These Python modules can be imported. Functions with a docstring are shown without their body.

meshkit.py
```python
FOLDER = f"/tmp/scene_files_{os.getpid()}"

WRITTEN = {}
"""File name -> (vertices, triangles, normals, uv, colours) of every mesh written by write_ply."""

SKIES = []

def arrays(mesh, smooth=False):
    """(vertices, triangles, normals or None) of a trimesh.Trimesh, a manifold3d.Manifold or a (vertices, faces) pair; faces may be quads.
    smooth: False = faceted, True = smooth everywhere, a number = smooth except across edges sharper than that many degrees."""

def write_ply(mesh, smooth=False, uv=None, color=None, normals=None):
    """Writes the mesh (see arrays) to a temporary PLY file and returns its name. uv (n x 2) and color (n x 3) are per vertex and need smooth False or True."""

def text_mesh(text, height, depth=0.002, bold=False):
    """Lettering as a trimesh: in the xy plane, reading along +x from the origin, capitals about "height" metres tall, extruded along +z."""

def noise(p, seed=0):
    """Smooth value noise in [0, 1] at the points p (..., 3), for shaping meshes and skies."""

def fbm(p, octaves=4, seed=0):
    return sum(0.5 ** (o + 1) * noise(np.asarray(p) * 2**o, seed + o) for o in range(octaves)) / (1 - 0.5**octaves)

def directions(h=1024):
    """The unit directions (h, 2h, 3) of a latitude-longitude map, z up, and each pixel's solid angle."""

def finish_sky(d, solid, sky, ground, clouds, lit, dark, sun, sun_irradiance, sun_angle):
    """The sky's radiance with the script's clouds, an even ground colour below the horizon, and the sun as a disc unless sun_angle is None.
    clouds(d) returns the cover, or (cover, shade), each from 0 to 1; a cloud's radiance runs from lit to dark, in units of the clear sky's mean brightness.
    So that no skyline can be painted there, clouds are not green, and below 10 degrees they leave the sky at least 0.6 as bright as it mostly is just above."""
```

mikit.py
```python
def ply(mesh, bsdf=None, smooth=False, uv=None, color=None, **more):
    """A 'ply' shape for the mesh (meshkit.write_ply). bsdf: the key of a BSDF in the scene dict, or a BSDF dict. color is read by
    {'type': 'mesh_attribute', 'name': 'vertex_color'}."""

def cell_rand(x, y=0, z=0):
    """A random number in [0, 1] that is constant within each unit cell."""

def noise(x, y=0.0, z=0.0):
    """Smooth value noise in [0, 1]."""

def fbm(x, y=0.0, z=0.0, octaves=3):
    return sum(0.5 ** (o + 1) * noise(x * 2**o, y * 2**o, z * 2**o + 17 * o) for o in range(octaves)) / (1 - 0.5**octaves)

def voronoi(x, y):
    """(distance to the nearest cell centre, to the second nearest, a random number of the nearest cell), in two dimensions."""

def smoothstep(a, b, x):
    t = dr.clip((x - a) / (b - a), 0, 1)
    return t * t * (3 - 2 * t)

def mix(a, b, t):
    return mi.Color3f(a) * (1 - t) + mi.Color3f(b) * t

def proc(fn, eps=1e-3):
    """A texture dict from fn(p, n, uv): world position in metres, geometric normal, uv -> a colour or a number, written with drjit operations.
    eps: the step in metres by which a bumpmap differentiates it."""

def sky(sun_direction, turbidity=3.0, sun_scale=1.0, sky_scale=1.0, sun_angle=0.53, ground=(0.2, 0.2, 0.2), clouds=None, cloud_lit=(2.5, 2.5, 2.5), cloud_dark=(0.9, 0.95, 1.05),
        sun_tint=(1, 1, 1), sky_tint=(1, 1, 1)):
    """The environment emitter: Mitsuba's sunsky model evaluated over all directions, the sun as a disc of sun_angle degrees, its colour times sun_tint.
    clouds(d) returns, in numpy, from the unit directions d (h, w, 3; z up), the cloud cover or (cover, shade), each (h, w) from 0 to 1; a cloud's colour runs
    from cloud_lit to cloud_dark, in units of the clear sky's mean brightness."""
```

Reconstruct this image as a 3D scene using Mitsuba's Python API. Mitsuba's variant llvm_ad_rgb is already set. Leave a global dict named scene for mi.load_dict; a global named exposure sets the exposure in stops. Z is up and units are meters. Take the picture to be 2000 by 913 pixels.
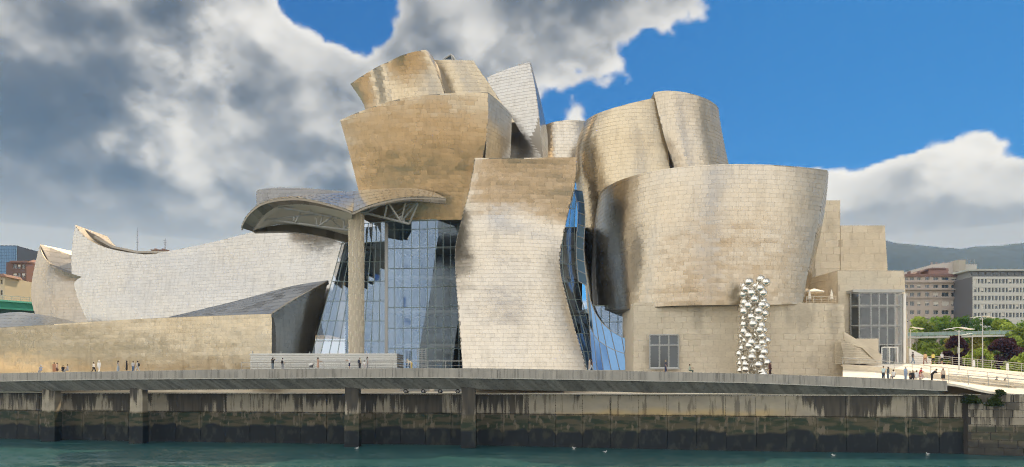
import math, numpy as np, trimesh, mitsuba as mi, drjit as dr, mikit, meshkit
import manifold3d as m3
from scipy.interpolate import Akima1DInterpolator, make_interp_spline
from mikit import proc, noise, fbm, smoothstep, mix, ply
T = mi.ScalarTransform4f
scene, labels = {}, {}
exposure = 1.5
F, CZ, HY = 1444.0, 9.3, 745.0           # focal length in photo pixels, eye height above the water, horizon row
W0, H0 = 2000.0, 913.0
scene['camera'] = {'type': 'perspective', 'fov': math.degrees(2 * math.atan(W0 / 2 / F)), 'fov_axis': 'x',
                   'principal_point_offset_x': 0.0, 'principal_point_offset_y': -(HY - H0 / 2) / H0,
                   'near_clip': 0.5, 'far_clip': 9000.0,
                   'to_world': T().look_at(origin=[0, 0, CZ], target=[0, 100, CZ], up=[0, 0, 1])}
SUN = (0.353, 0.504, 0.788)
_B = [(120, 150, 420, 330, 1.5), (300, 480, 420, 190, 1.3), (480, 110, 110, 150, .9), (640, 330, 130, 200, 1.2), (650, 150, 110, 62, 1.0), (500, 620, 420, 90, 1.0),
      (830, 80, 100, 120, 1.0), (960, 70, 110, 100, .9), (1130, -10, 200, 75, 1.35), (1330, 10, 90, 62, 1.0), (1195, 140, 60, 60, .46), (1065, 150, 75, 95, .46),
      (655, 0, 110, 55, -1.6), (780, 10, 40, 40, -.3), (700, 330, 30, 25, -.5), (1700, 130, 330, 150, -.9), (1770, 405, 300, 100, 1.5), (1985, 355, 150, 100, 1.3), (1600, 370, 90, 45, .9),
      (1900, 520, 300, 70, 1.2), (1480, 660, 420, 100, 1.1), (300, 680, 900, 90, 1.2), (1910, 250, 40, 14, .4), (1790, 280, 40, 14, .35)]
_S = [(140, 120, 300, 240, .62), (250, 430, 440, 110, .62), (1080, 10, 160, 45, .55), (1760, 342, 85, 28, .75), (1760, 320, 300, 45, -.45), (1900, 480, 260, 60, .6), (1730, 500, 100, 80, .3), (620, 300, 90, 100, .25), (60, 300, 200, 100, .3),
      (440, 90, 60, 60, -.35), (390, 260, 80, 60, -.3), (560, 60, 60, 60, -.25), (1700, 430, 70, 25, -.3)]      # thicker, darker cloud
def _azel(px, py):
    a = math.atan2(px - 1000, F)
    return math.degrees(a), math.degrees(math.atan((HY - py) / F * math.cos(a)))
def _ss(a, b, x):
    q = np.clip((x - a) / (b - a), 0, 1); return q * q * (3 - 2 * q)
def _billow(d, k, octaves, seed):
    return sum(.5 ** o * np.abs(2 * meshkit.noise(d * k * 2 ** o, seed + o) - 1) for o in range(octaves)) / 1.9
def _density(d):
    az = np.degrees(np.arctan2(d[..., 0], d[..., 1])); el = np.degrees(np.arcsin(np.clip(d[..., 2], -1, 1)))
    az2, el2 = az + 8 * (meshkit.fbm(d * 6, 3, 3) - .5), el + 7 * (meshkit.fbm(d * 6 + 9.3, 3, 8) - .5)
    m = np.full(az.shape, -.3)
    for px, py, sx, sy, w in _B:
        a0, e0 = _azel(px, py); c = math.cos(math.radians(a0))
        sa, se = math.degrees(sx / F) * c * c, math.degrees(sy / F) * c
        m = m + w * np.exp(-((az2 - a0) / sa) ** 2 - ((el2 - e0) / se) ** 2)
    far = np.clip((np.maximum(np.abs(az) - 36, (el - 30)) / 12), 0, 1)      # the rest of the sky: broken cloud of the same kind
    m = np.minimum(m, 1.1) * (1 - far) + far * (2.4 * (meshkit.fbm(d * 2.6 + 4.1, 2, 5) - .30))
    n = .58 - 1.3 * _billow(d + .03 * meshkit.fbm(d * 30, 2, 70)[..., None], 10, 7, 11) + 1.0 * (meshkit.fbm(d * 24 + 3, 6, 31) - .5)
    return m + 1.15 * n, n
def clouds(d):
    D, n = _density(d)
    s = np.array(SUN); t = s - d * (d @ s)[..., None]; t /= np.linalg.norm(t, axis=-1, keepdims=True) + 1e-6
    d2 = d + .030 * t; d2 /= np.linalg.norm(d2, axis=-1, keepdims=True)
    D2, _ = _density(d2)
    el = np.degrees(np.arcsin(d[..., 2])); az = np.degrees(np.arctan2(d[..., 0], d[..., 1])); big = meshkit.fbm(d * 4.2 + 7, 3, 44)
    cover = _ss(.14, .36, D)
    fine = sum(.66 ** o * (meshkit.noise(d * 15 * 2 ** o + 1.7, 60 + o) - .5) for o in range(6)) * .62
    sh = np.zeros(az.shape)
    for px, py, sx, sy, w in _S:
        a0, e0 = _azel(px, py); c = math.cos(math.radians(a0))
        sh = sh + w * np.exp(-((az - a0 + 9 * fine) / (math.degrees(sx / F) * c * c)) ** 2 - ((el - e0 + 7 * (big - .5)) / (math.degrees(sy / F) * c)) ** 2)
    lit = .40 + .55 * (_ss(-.45, .6, D - D2) - .5) + .40 * (1 - _ss(.15, 1.0, D)) + .40 * n + .9 * (big - .5) + .9 * fine - sh + .35 * (1 - _ss(.2, .6, D))
    sh_ = s * [1, 1, 0] / np.hypot(s[0], s[1]); away = _ss(.28, -.35, d @ sh_)                                           # clouds opposite the sun are seen from their sunlit side
    shade = 1 / (1 + np.exp(-2.7 * (.60 - lit)))
    low = 1 - _ss(8, 15, el); shade = shade * (1 - low) + low * (.08 + .50 * shade)
    shade = (.47 + .53 * shade) * (1 - away) + .30 * shade * away
    return cover, shade
scene['sky'] = mikit.sky(SUN, turbidity=3, sun_scale=1.0, sky_scale=1.0, clouds=clouds, cloud_lit=(11, 10.7, 10.2), cloud_dark=(.42, .48, .56), sky_tint=(.10, .47, .91), sun_tint=(1, .95, .86))

# ---------------------------------------------------------------- helpers
def at(px, py, d):
    return np.array([(px - 1000) / F * d, d, CZ + (HY - py) / F * d])
def at_z(px, d, z):
    return np.array([(px - 1000) / F * d, d, z])
def numbered(key):
    if key not in scene and key not in labels: return key
    i = 1
    while f'{key}_{i:03d}' in scene or f'{key}_{i:03d}' in labels: i += 1
    return f'{key}_{i:03d}'
def thing(name, label, cat, group=None, kind=None):
    k = numbered(name); labels[k] = {'label': label, 'category': cat}
    if group: labels[k]['group'] = group
    return k
def struct(name, mesh, m, smooth=False, **kw):
    k = numbered(name); scene[k] = ply(mesh, m, smooth, **kw); labels[k] = {'kind': 'structure'}; return k
def part(parent, name, mesh, m, smooth=False, label=None, kind=None, **kw):
    k = numbered(f'{parent}__{name}'); scene[k] = ply(mesh, m, smooth, **kw)
    if label or kind:
        labels[k] = {}
        if label: labels[k]['label'] = label
        if kind: labels[k]['kind'] = kind
    return k
def box(x0, x1, y0, y1, z0, z1):
    b = trimesh.creation.box((x1 - x0, y1 - y0, z1 - z0)); b.apply_translation(((x0 + x1) / 2, (y0 + y1) / 2, (z0 + z1) / 2)); return b
def cat(ms): return trimesh.util.concatenate(ms)
def bar(p, q, r=.1, n=6, r2=None):
    p, q = np.asarray(p, float), np.asarray(q, float); a = q - p; L = np.linalg.norm(a); a /= L
    b = np.cross(a, [0, 0, 1] if abs(a[2]) < .9 else [1, 0, 0]); b /= np.linalg.norm(b); c = np.cross(a, b)
    t = np.arange(n) * 2 * np.pi / n + .3; r2 = r if r2 is None else r2
    ring = np.cos(t)[:, None] * b + np.sin(t)[:, None] * c
    v = np.vstack([p + r * ring, q + r2 * ring, [p], [q]]); i = np.arange(n); j = (i + 1) % n
    f = np.vstack([np.c_[i, j, j + n], np.c_[i, j + n, i + n], np.c_[j, i, i * 0 + 2 * n], np.c_[i + n, j + n, i * 0 + 2 * n + 1]])
    return trimesh.Trimesh(v, f, process=False)
def slab(p, q, w, h):
    """a bar of rectangular section w (horizontal) by h from p to q"""
    p, q = np.asarray(p, float), np.asarray(q, float); a = q - p; a /= np.linalg.norm(a)
    s = np.cross(a, [0, 0, 1.0]); s = np.array([1., 0, 0]) if np.linalg.norm(s) < 1e-3 else s / np.linalg.norm(s); u = np.cross(s, a)
    o = [s * w / 2 * i + u * h / 2 * j for i, j in ((-1, -1), (1, -1), (1, 1), (-1, 1))]
    v = np.array([p + x for x in o] + [q + x for x in o])
    f = [[0, 1, 2], [0, 2, 3], [4, 6, 5], [4, 7, 6]] + [x for k in range(4) for x in ([k, k + 4, (k + 1) % 4 + 4], [k, (k + 1) % 4 + 4, (k + 1) % 4])]
    m = trimesh.Trimesh(v, f, process=False); m.fix_normals(); return m
def hullpts(pts): return trimesh.convex.convex_hull(np.asarray(pts, float))
def prism(poly, vec):
    """closed solid from a planar or nearly planar outline moved along vec (outline star-shaped about its centroid or convex)"""
    from shapely.geometry import Polygon
    P = np.asarray(poly, float); n = len(P); v = np.vstack([P, P + vec])
    c = P.mean(0); u = P[1] - P[0]; u /= np.linalg.norm(u); nn = np.cross(u, np.asarray(vec, float)); 
    N = np.zeros(3)
    for i in range(n): N += np.cross(P[i] - c, P[(i + 1) % n] - c)
    N /= np.linalg.norm(N); w = np.cross(N, u); Q = np.c_[(P - c) @ u, (P - c) @ w]
    import mapbox_earcut as ec
    tri = ec.triangulate_float64(Q, np.array([n], dtype=np.uint32)).reshape(-1, 3)
    i = np.arange(n); j = (i + 1) % n
    f = np.vstack([tri, tri[:, ::-1] + n, np.c_[i, j, j + n], np.c_[i, j + n, i + n]])
    m = trimesh.Trimesh(v, f, process=False); m.fix_normals(); return m
def spl(t, X):
    n = len(t)
    if n == 2: return lambda s: X[0] + (X[1] - X[0]) * ((s - t[0]) / (t[1] - t[0]))[:, None] if X.ndim == 2 else X[0] + (X[1] - X[0]) * ((s - t[0]) / (t[1] - t[0])).reshape(-1, *([1] * (X.ndim - 1)))
    if n == 3: return make_interp_spline(t, X, 2)
    return Akima1DInterpolator(t, X, axis=0)
class Surf:
    """a curved wall through control points, rows from top to bottom, columns from left to right"""
    def __init__(s, rows, nu=64, nv=48, world=False, flip=False):
        R = np.array(rows, float) if world else np.array([[at(*p) for p in r] for r in rows])
        m, n = R.shape[:2]
        cu = np.r_[0, np.cumsum(np.linalg.norm(np.diff(R, axis=1), axis=2).mean(0))]; cv = np.r_[0, np.cumsum(np.linalg.norm(np.diff(R, axis=0), axis=2).mean(1))]
        s.lu, s.lv = cu[-1], cv[-1]
        A = np.asarray(spl(cu / cu[-1], np.swapaxes(R, 0, 1))(np.linspace(0, 1, nu)))     # nu, m, 3
        G = np.asarray(spl(cv / cv[-1], np.swapaxes(A, 0, 1))(np.linspace(0, 1, nv)))     # nv, nu, 3
        s.G, s.nu, s.nv = G, nu, nv
        N = np.cross(np.gradient(G, axis=1), np.gradient(G, axis=0)); N /= np.linalg.norm(N, axis=2, keepdims=True) + 1e-12
        if (N * (G - [0, 0, CZ])).sum() > 0: N = -N
        s.N = -N if flip else N
    def col(s, u, A=None):
        A = s.G if A is None else A
        x = np.clip(u, 0, 1) * (s.nu - 1); i = int(min(x, s.nu - 2)); f = x - i
        return A[:, i] * (1 - f) + A[:, i + 1] * f
    def pt(s, u, v, A=None):
        c = s.col(u, A); x = np.clip(v, 0, 1) * (s.nv - 1); i = int(min(x, s.nv - 2)); f = x - i
        return c[i] * (1 - f) + c[i + 1] * f
    def solid(s, back, off=0.0):
        """closed body: this surface in front, the same outline moved by back behind"""
        A = s.G + s.N * off; B = s.G + np.asarray(back, float); nv, nu = s.nv, s.nu
        v = np.vstack([A.reshape(-1, 3), B.reshape(-1, 3)]); k = nv * nu
        i, j = np.meshgrid(np.arange(nv - 1), np.arange(nu - 1), indexing='ij'); a = (i * nu + j).ravel(); q = np.c_[a, a + 1, a + nu + 1, a + nu]
        idx = np.arange(k).reshape(nv, nu); b = np.r_[idx[0, :-1], idx[:-1, -1], idx[-1, :0:-1], idx[:0:-1, 0]]; c = np.roll(b, -1)
        Q = np.vstack([q, q[:, ::-1] + k, np.c_[b, b + k, c + k, c]])
        f = np.vstack([Q[:, [0, 1, 2]], Q[:, [0, 2, 3]]])
        m = trimesh.Trimesh(v, f, process=False); m.fix_normals(); return m
def pixel_area(v):
    q = np.c_[1000 + F * v[:, 0] / v[:, 1], HY - F * (v[:, 2] - CZ) / v[:, 1]]
    return float(np.prod(np.ptp(q, axis=0)))
def panels(sf, ph, pw, mode='z', gap=.008, t0=.012, lap=.034, tilt=.006, puff=.007, wave=0.0, seed=1, stagger=.5, z0=0.0, back=-.02, flip=False, urange=(0, 1)):
    """the sheets of a clad wall: list of (vertices, faces, uv); courses level in height (mode z) or following the surface (mode v)"""
    rng = np.random.default_rng(seed); out = []
    nu = max(1, round(sf.lu / pw)); du = 1 / nu; gu = gap / sf.lu
    sg = -1 if flip else 1
    if mode == 'z':
        Z = sf.G[..., 2]; zl, zh = Z.min(), Z.max(); js = range(int(math.floor((zl - z0) / ph)), int(math.ceil((zh - z0) / ph)))
    else:
        nc = max(1, round(sf.lv / ph)); js = range(nc); gv = gap / sf.lv
    F9 = [[0, 1, 4], [0, 4, 3], [1, 2, 5], [1, 5, 4], [3, 4, 7], [3, 7, 6], [4, 5, 8], [4, 8, 7]]
    ring = [0, 1, 2, 5, 8, 7, 6, 3]
    Fs = [x for a in range(8) for x in ([9 + a, 17 + a, 17 + (a + 1) % 8], [9 + a, 17 + (a + 1) % 8, 9 + (a + 1) % 8])]
    cols = {}
    def column(u):
        u = round(min(max(u, 0), 1), 5)
        if u not in cols: cols[u] = (sf.col(u), sf.col(u, sf.N))
        return cols[u]
    vv = np.linspace(0, 1, sf.nv)
    for j in js:
        sh = (j % 2) * stagger * du + rng.uniform(-.2, .2) * du
        for i in range(-1, nu + 1):
            u0, u1 = max(0, i * du + sh), min(1, (i + 1) * du + sh)
            if u1 - u0 < .18 * du: continue
            us = [u0 + gu, (u0 + u1) / 2, u1 - gu]
            P, N, ok = np.zeros((3, 3, 3)), np.zeros((3, 3, 3)), 0
            for a, u in enumerate(us):
                C, CN = column(u)
                if mode == 'z':
                    z = C[:, 2]; top, bot = z[0], z[-1]
                    zb, zt = max(z0 + j * ph + gap * .5, bot), min(z0 + (j + 1) * ph - gap * .5, top)
                    if zt - zb > .15: ok += 1
                    zt = max(zt, zb + .01) if zb < top else zb
                    zz = np.array([zt, (zt + zb) / 2, zb]); zz = np.clip(zz, bot, top)
                    v = np.interp(zz, z[::-1], vv[::-1])
                else:
                    ok += 1; v = np.array([j / nc + gv * .5, (j + .5) / nc, (j + 1) / nc - gv * .5])
                for k in range(3): P[:, a, k] = np.interp(v, vv, C[:, k]); N[:, a, k] = np.interp(v, vv, CN[:, k])
            if ok < 2: continue
            N /= np.linalg.norm(N, axis=2, keepdims=True) + 1e-9; N *= sg
            r = rng.uniform(-1, 1, 5)
            off = t0 + lap * np.array([0, .5, 1])[:, None] + tilt * (r[0] * np.array([-1, 0, 1])[None, :] + r[1] * np.array([-1, 0, 1])[:, None]) + np.zeros((3, 3))
            off[1, 1] += puff * (.4 + r[2]); off[0, 1] += puff * .5 * r[3]; off[2, 1] += puff * .5 * r[4]
            if wave: off = off + wave * (meshkit.noise(P * [.42, .42, .30] + seed, 5) + .6 * meshkit.noise(P * [.16, .16, .9] + seed, 9) - .8)
            top = (P + N * off[..., None]).reshape(9, 3); base = (P + N * back).reshape(9, 3)
            V = np.vstack([top, top[ring], base[ring]])
            f = np.array(F9 + Fs)
            nn = np.cross(top[1] - top[0], top[3] - top[0]) + np.cross(top[5] - top[8], top[7] - top[8])
            if nn @ N[1, 1] < 0: f = f[:, ::-1]
            out.append((V, f, np.tile(rng.uniform(0, 1, 2), (len(V), 1))))
    return out
def clad(holder, ps, m, name, keep, stuff_name):
    """the keep largest sheets are parts of the holder, the others one part of it"""
    order = sorted(range(len(ps)), key=lambda i: -pixel_area(ps[i][0]))
    for i in sorted(order[:keep]):
        part(holder, name, (ps[i][0], ps[i][1]), m, True, uv=ps[i][2])
    rest = [ps[i] for i in sorted(order[keep:])]
    if rest:
        at_ = np.cumsum([0] + [len(p[0]) for p in rest])
        part(holder, stuff_name, (np.vstack([p[0] for p in rest]), np.vstack([p[1] + a for p, a in zip(rest, at_)])), m, True, uv=np.vstack([p[2] for p in rest]), kind='stuff')

# ---------------------------------------------------------------- materials
def princ(col, rough=.6, **kw):
    c = {'type': 'rgb', 'value': list(col)} if isinstance(col, (tuple, list)) else proc(col)
    r = proc(rough) if callable(rough) else float(rough)
    return {'type': 'principled', 'base_color': c, 'roughness': r, **kw}
def mat(name, b, two=True):
    scene['material_' + name] = {'type': 'twosided', 'bsdf': b} if two else b
    return 'material_' + name
def C3(a): return mi.Color3f(*a)
def titan(a, b, dark):
    def fn(p, n, uv):
        big = fbm(p.x * .13, p.y * .13, p.z * .2, 3)
        streak = fbm(p.x * 2.2, p.y * 2.2, p.z * .25, 2)
        c = mix(C3(a), C3(b), dr.clip(.08 * uv.x + 1.2 * (big - .26), 0, 1))
        k = 1 - dark * smoothstep(.5, 1.0, uv.y) - .10 * smoothstep(.5, .8, streak)
        return c * k
    return fn
TI = mat('titanium', princ(titan((.62, .575, .50), (.61, .535, .42), .07), .25, metallic=1.0))
TIG = mat('gold_titanium', princ(titan((.60, .52, .385), (.56, .455, .30), .08), .26, metallic=1.0))
TIS = mat('silver_titanium', princ(titan((.535, .53, .515), (.56, .53, .475), .07), .24, metallic=1.0))
TID = mat('warm_titanium', princ(titan((.575, .52, .43), (.56, .475, .35), .08), .26, metallic=1.0))
TIW = mat('weathered_titanium', princ(titan((.42, .39, .345), (.43, .365, .285), .08), .25, metallic=1.0))
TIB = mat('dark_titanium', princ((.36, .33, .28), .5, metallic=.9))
SLATE = mat('slate_metal', princ(titan((.36, .40, .46), (.22, .25, .30), .45), .38, metallic=1.0))
def stone(a, b):
    def fn(p, n, uv):
        g = fbm(p.x * 3, p.y * 3, p.z * 5, 3); s = fbm(p.x * .5, p.y * .5, p.z * .16, 3)
        return mix(C3(a), C3(b), uv.x) * (.86 + .22 * g) * (1 - .26 * smoothstep(.5, .8, s))
    return fn
STONE = mat('limestone', princ(stone((.67, .60, .47), (.61, .54, .415)), .8))
JOINT = mat('stone_joint', princ((.50, .44, .34), .9))
PAVE = mat('pale_paving', princ(lambda p, n, uv: mix(C3((.74, .68, .56)), C3((.62, .56, .46)), fbm(p.x * .6, p.y * .6, p.z, 3)), .85))
def concrete(p, n, uv):
    s = fbm(p.x * 1.1, p.y * 1.1, p.z * .5, 3); st = fbm(p.x * 5, p.y * 5, p.z * .3, 3)
    return mix(C3((.40, .375, .33)), C3((.20, .19, .17)), dr.clip(.9 * (s - .2) + .6 * smoothstep(.5, .75, st), 0, 1))
CONC = mat('weathered_concrete', princ(concrete, .9))
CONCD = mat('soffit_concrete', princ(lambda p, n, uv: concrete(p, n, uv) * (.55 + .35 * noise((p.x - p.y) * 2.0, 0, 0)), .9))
def quay(p, n, uv):
    """tide marks: pale concrete with black run-off, weed below it, wet black foot; uv: a number of the panel, place across it"""
    side = smoothstep(.12, .02, dr.minimum(uv.y, 1 - uv.y))
    z = p.z + 1.1 * (fbm(p.x * .35, 0, p.z * .4, 4) - .5) + .5 * (uv.x - .5)
    clean = smoothstep(4, 12, p.x + 5 * (uv.x - .5)) * (1 - smoothstep(31, 37, p.x + 4 * (uv.x - .5)))
    thick = fbm(p.x * .22, 3, 0, 2)
    drip = .5 * fbm(p.x * 1.3, 0, p.z * .10, 4) + .5 * fbm(p.x * 4.2 + 9, 5, p.z * .22, 3)
    run = smoothstep(.40, .58, drip + .16 * (p.z - 6.2) * noise(p.x * .5, 6, 2) - .46 * clean + .7 * (thick - .45) + .22 * (uv.x - .5) + .05 * smoothstep(6, -6, p.x))
    base = mix(C3((.46, .405, .30)), C3((.31, .275, .22)), fbm(p.x * .7, 0, p.z * 1.2, 4))
    base = mix(base, C3((.50, .37, .17)), clean * smoothstep(5.7, 4.8, z) * .75)
    base = base * (1 - .5 * smoothstep(.55, .75, fbm(p.x * 3, 1, p.z * .35, 3)))
    up = mix(base, mix(C3((.030, .029, .027)), C3((.085, .07, .05)), noise(p.x * 4, 2, p.z * .4)), run * .94)
    weed = mix(C3((.085, .072, .042)), C3((.022, .036, .018)), smoothstep(.35, .65, fbm(p.x * .6, 0, p.z * 1.9, 4)))
    weed = mix(weed, C3((.15, .125, .085)), smoothstep(.60, .75, fbm(p.x * 2.3, 3, p.z * .7, 4)))
    weed = mix(weed, C3((.16, .135, .09)), .6 * side * smoothstep(.3, .6, noise(p.x * 2, 4, p.z * 2)))
    wet = mix(C3((.006, .010, .013)), C3((.030, .034, .026)), smoothstep(.5, .8, fbm(p.x * 1.3, 7, p.z * .6, 4)))
    c = mix(up, weed, smoothstep(4.9, 4.4, p.z + .35 * (fbm(p.x * 1.5, 9, 0, 3) - .5)))
    return mix(c, wet, smoothstep(2.75, 2.25, z + .5 * side * smoothstep(.3, .7, noise(p.x * .3, 8, 1))))
QUAY = mat('quay_concrete', princ(quay, .75))
QJ = mat('quay_joint', princ((.05, .045, .04), .9))
METAL = mat('grey_steel', princ((.42, .43, .42), .45, metallic=.5))
DSTEEL = mat('dark_steel', princ((.20, .19, .17), .5, metallic=.3))
WHITE = mat('white_paint', princ((.78, .77, .74), .5))
MULL = mat('mullion_green', princ((.22, .28, .27), .4, metallic=.4))
INNER = mat('interior_dark', princ((.016, .022, .022), .7))
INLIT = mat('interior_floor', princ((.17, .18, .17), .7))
GLASS = mat('coated_glass', {'type': 'blendbsdf', 'weight': .36, 'a': {'type': 'thindielectric'}, 'b': {'type': 'twosided', 'bsdf': {'type': 'conductor', 'specular_reflectance': {'type': 'rgb', 'value': [.28, .43, .66]}}}}, False)
PANE = mat('window_glass', princ((.05, .065, .075), .08, specular=.8))
GLASSB = mat('clear_glass', {'type': 'blendbsdf', 'weight': .03, 'a': {'type': 'thindielectric'}, 'b': {'type': 'twosided', 'bsdf': {'type': 'conductor', 'specular_reflectance': {'type': 'rgb', 'value': [.6, .75, .85]}}}}, False)
BLUEGL = mat('blue_glass', princ((.16, .30, .52), .10, metallic=.85))
MIRROR = mat('polished_steel', {'type': 'roughconductor', 'alpha': .03, 'specular_reflectance': {'type': 'rgb', 'value': [.80, .78, .73]}})
def plain(name, c, r=.7, **k): return mat(name, princ(c, r, **k))
# ---------------------------------------------------------------- ground, water, quay
def sheet(pts, z=None):
    P = np.array([[p[0], p[1], z if z is not None else p[2]] for p in pts], float)
    import mapbox_earcut as ec
    t = ec.triangulate_float64(P[:, :2].copy(), np.array([len(P)], dtype=np.uint32)).reshape(-1, 3)
    m = trimesh.Trimesh(P, t, process=False)
    if m.face_normals[:, 2].sum() < 0: m.invert()
    return m
QP, QD = [-160, 97, 268, 688, 915, 1240, 1500, 1900], [124, 117.8, 114.8, 109.6, 107.5, 101.8, 98, 94.6]
qx = np.array([(p - 1000) / F * d for p, d in zip(QP, QD)]); qy = np.array(QD)
def quay_y(x): return float(np.interp(x, qx, qy))
def waterc(p, n, uv): return mix(C3((.030, .094, .092)), C3((.013, .060, .072)), fbm(p.x * .06, p.y * .12, 0, 3))
def waves(p, n, uv):
    x, y = p.x + 1.5 * noise(p.x * .09, p.y * .2, 4), p.y
    a = 1.0 * fbm(x * .16, y * .34, 1, 2) + .55 * noise(x * .45, y * .85, 3) + .22 * noise(x * 1.1 + y * .3, y * 1.9, 5)
    gust = smoothstep(.38, .68, fbm(p.x * .022, p.y * .10, 9, 2))
    return a * (.55 + .45 * gust) + gust * .14 * noise(x * 2.6, y * 3.8, 7)
WATER = mat('river_water', {'type': 'bumpmap', 'arbitrary': proc(waves, .05), 'scale': .42, 'bsdf': princ(waterc, 0.05, specular=.55)})
struct('river', sheet([(-600, 1.5), (600, 1.5), (600, 140), (-600, 140)], 0.0), WATER)
struct('opposite_bank', cat([box(-600, 600, -600, 1.4, -1, 7.7)]), plain('bank_paving', lambda p, n, uv: mix(C3((.42, .36, .26)), C3((.30, .25, .18)), fbm(p.x * .3, p.y * .3, 0, 3)), .9))
edge = [(x, y + .3) for x, y in zip(qx, qy)]
struct('ground', sheet([(-4500, 140), (-600, 140)] + edge + [(62, 94.2), (400, 60), (4500, 60), (4500, 4400), (-4500, 4400)], 7.44), plain('far_ground', lambda p, n, uv: mix(C3((.16, .17, .10)), C3((.24, .22, .16)), fbm(p.x * .02, p.y * .02, 0, 3)), .9))
struct('quay_promenade', sheet([(edge[0][0], edge[0][1] + .2)] + [(x, y + .1) for x, y in edge[1:]] + [(62, 94.3), (120, 90), (120, 118), (-100, 142)], 7.5), PAVE)

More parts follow.
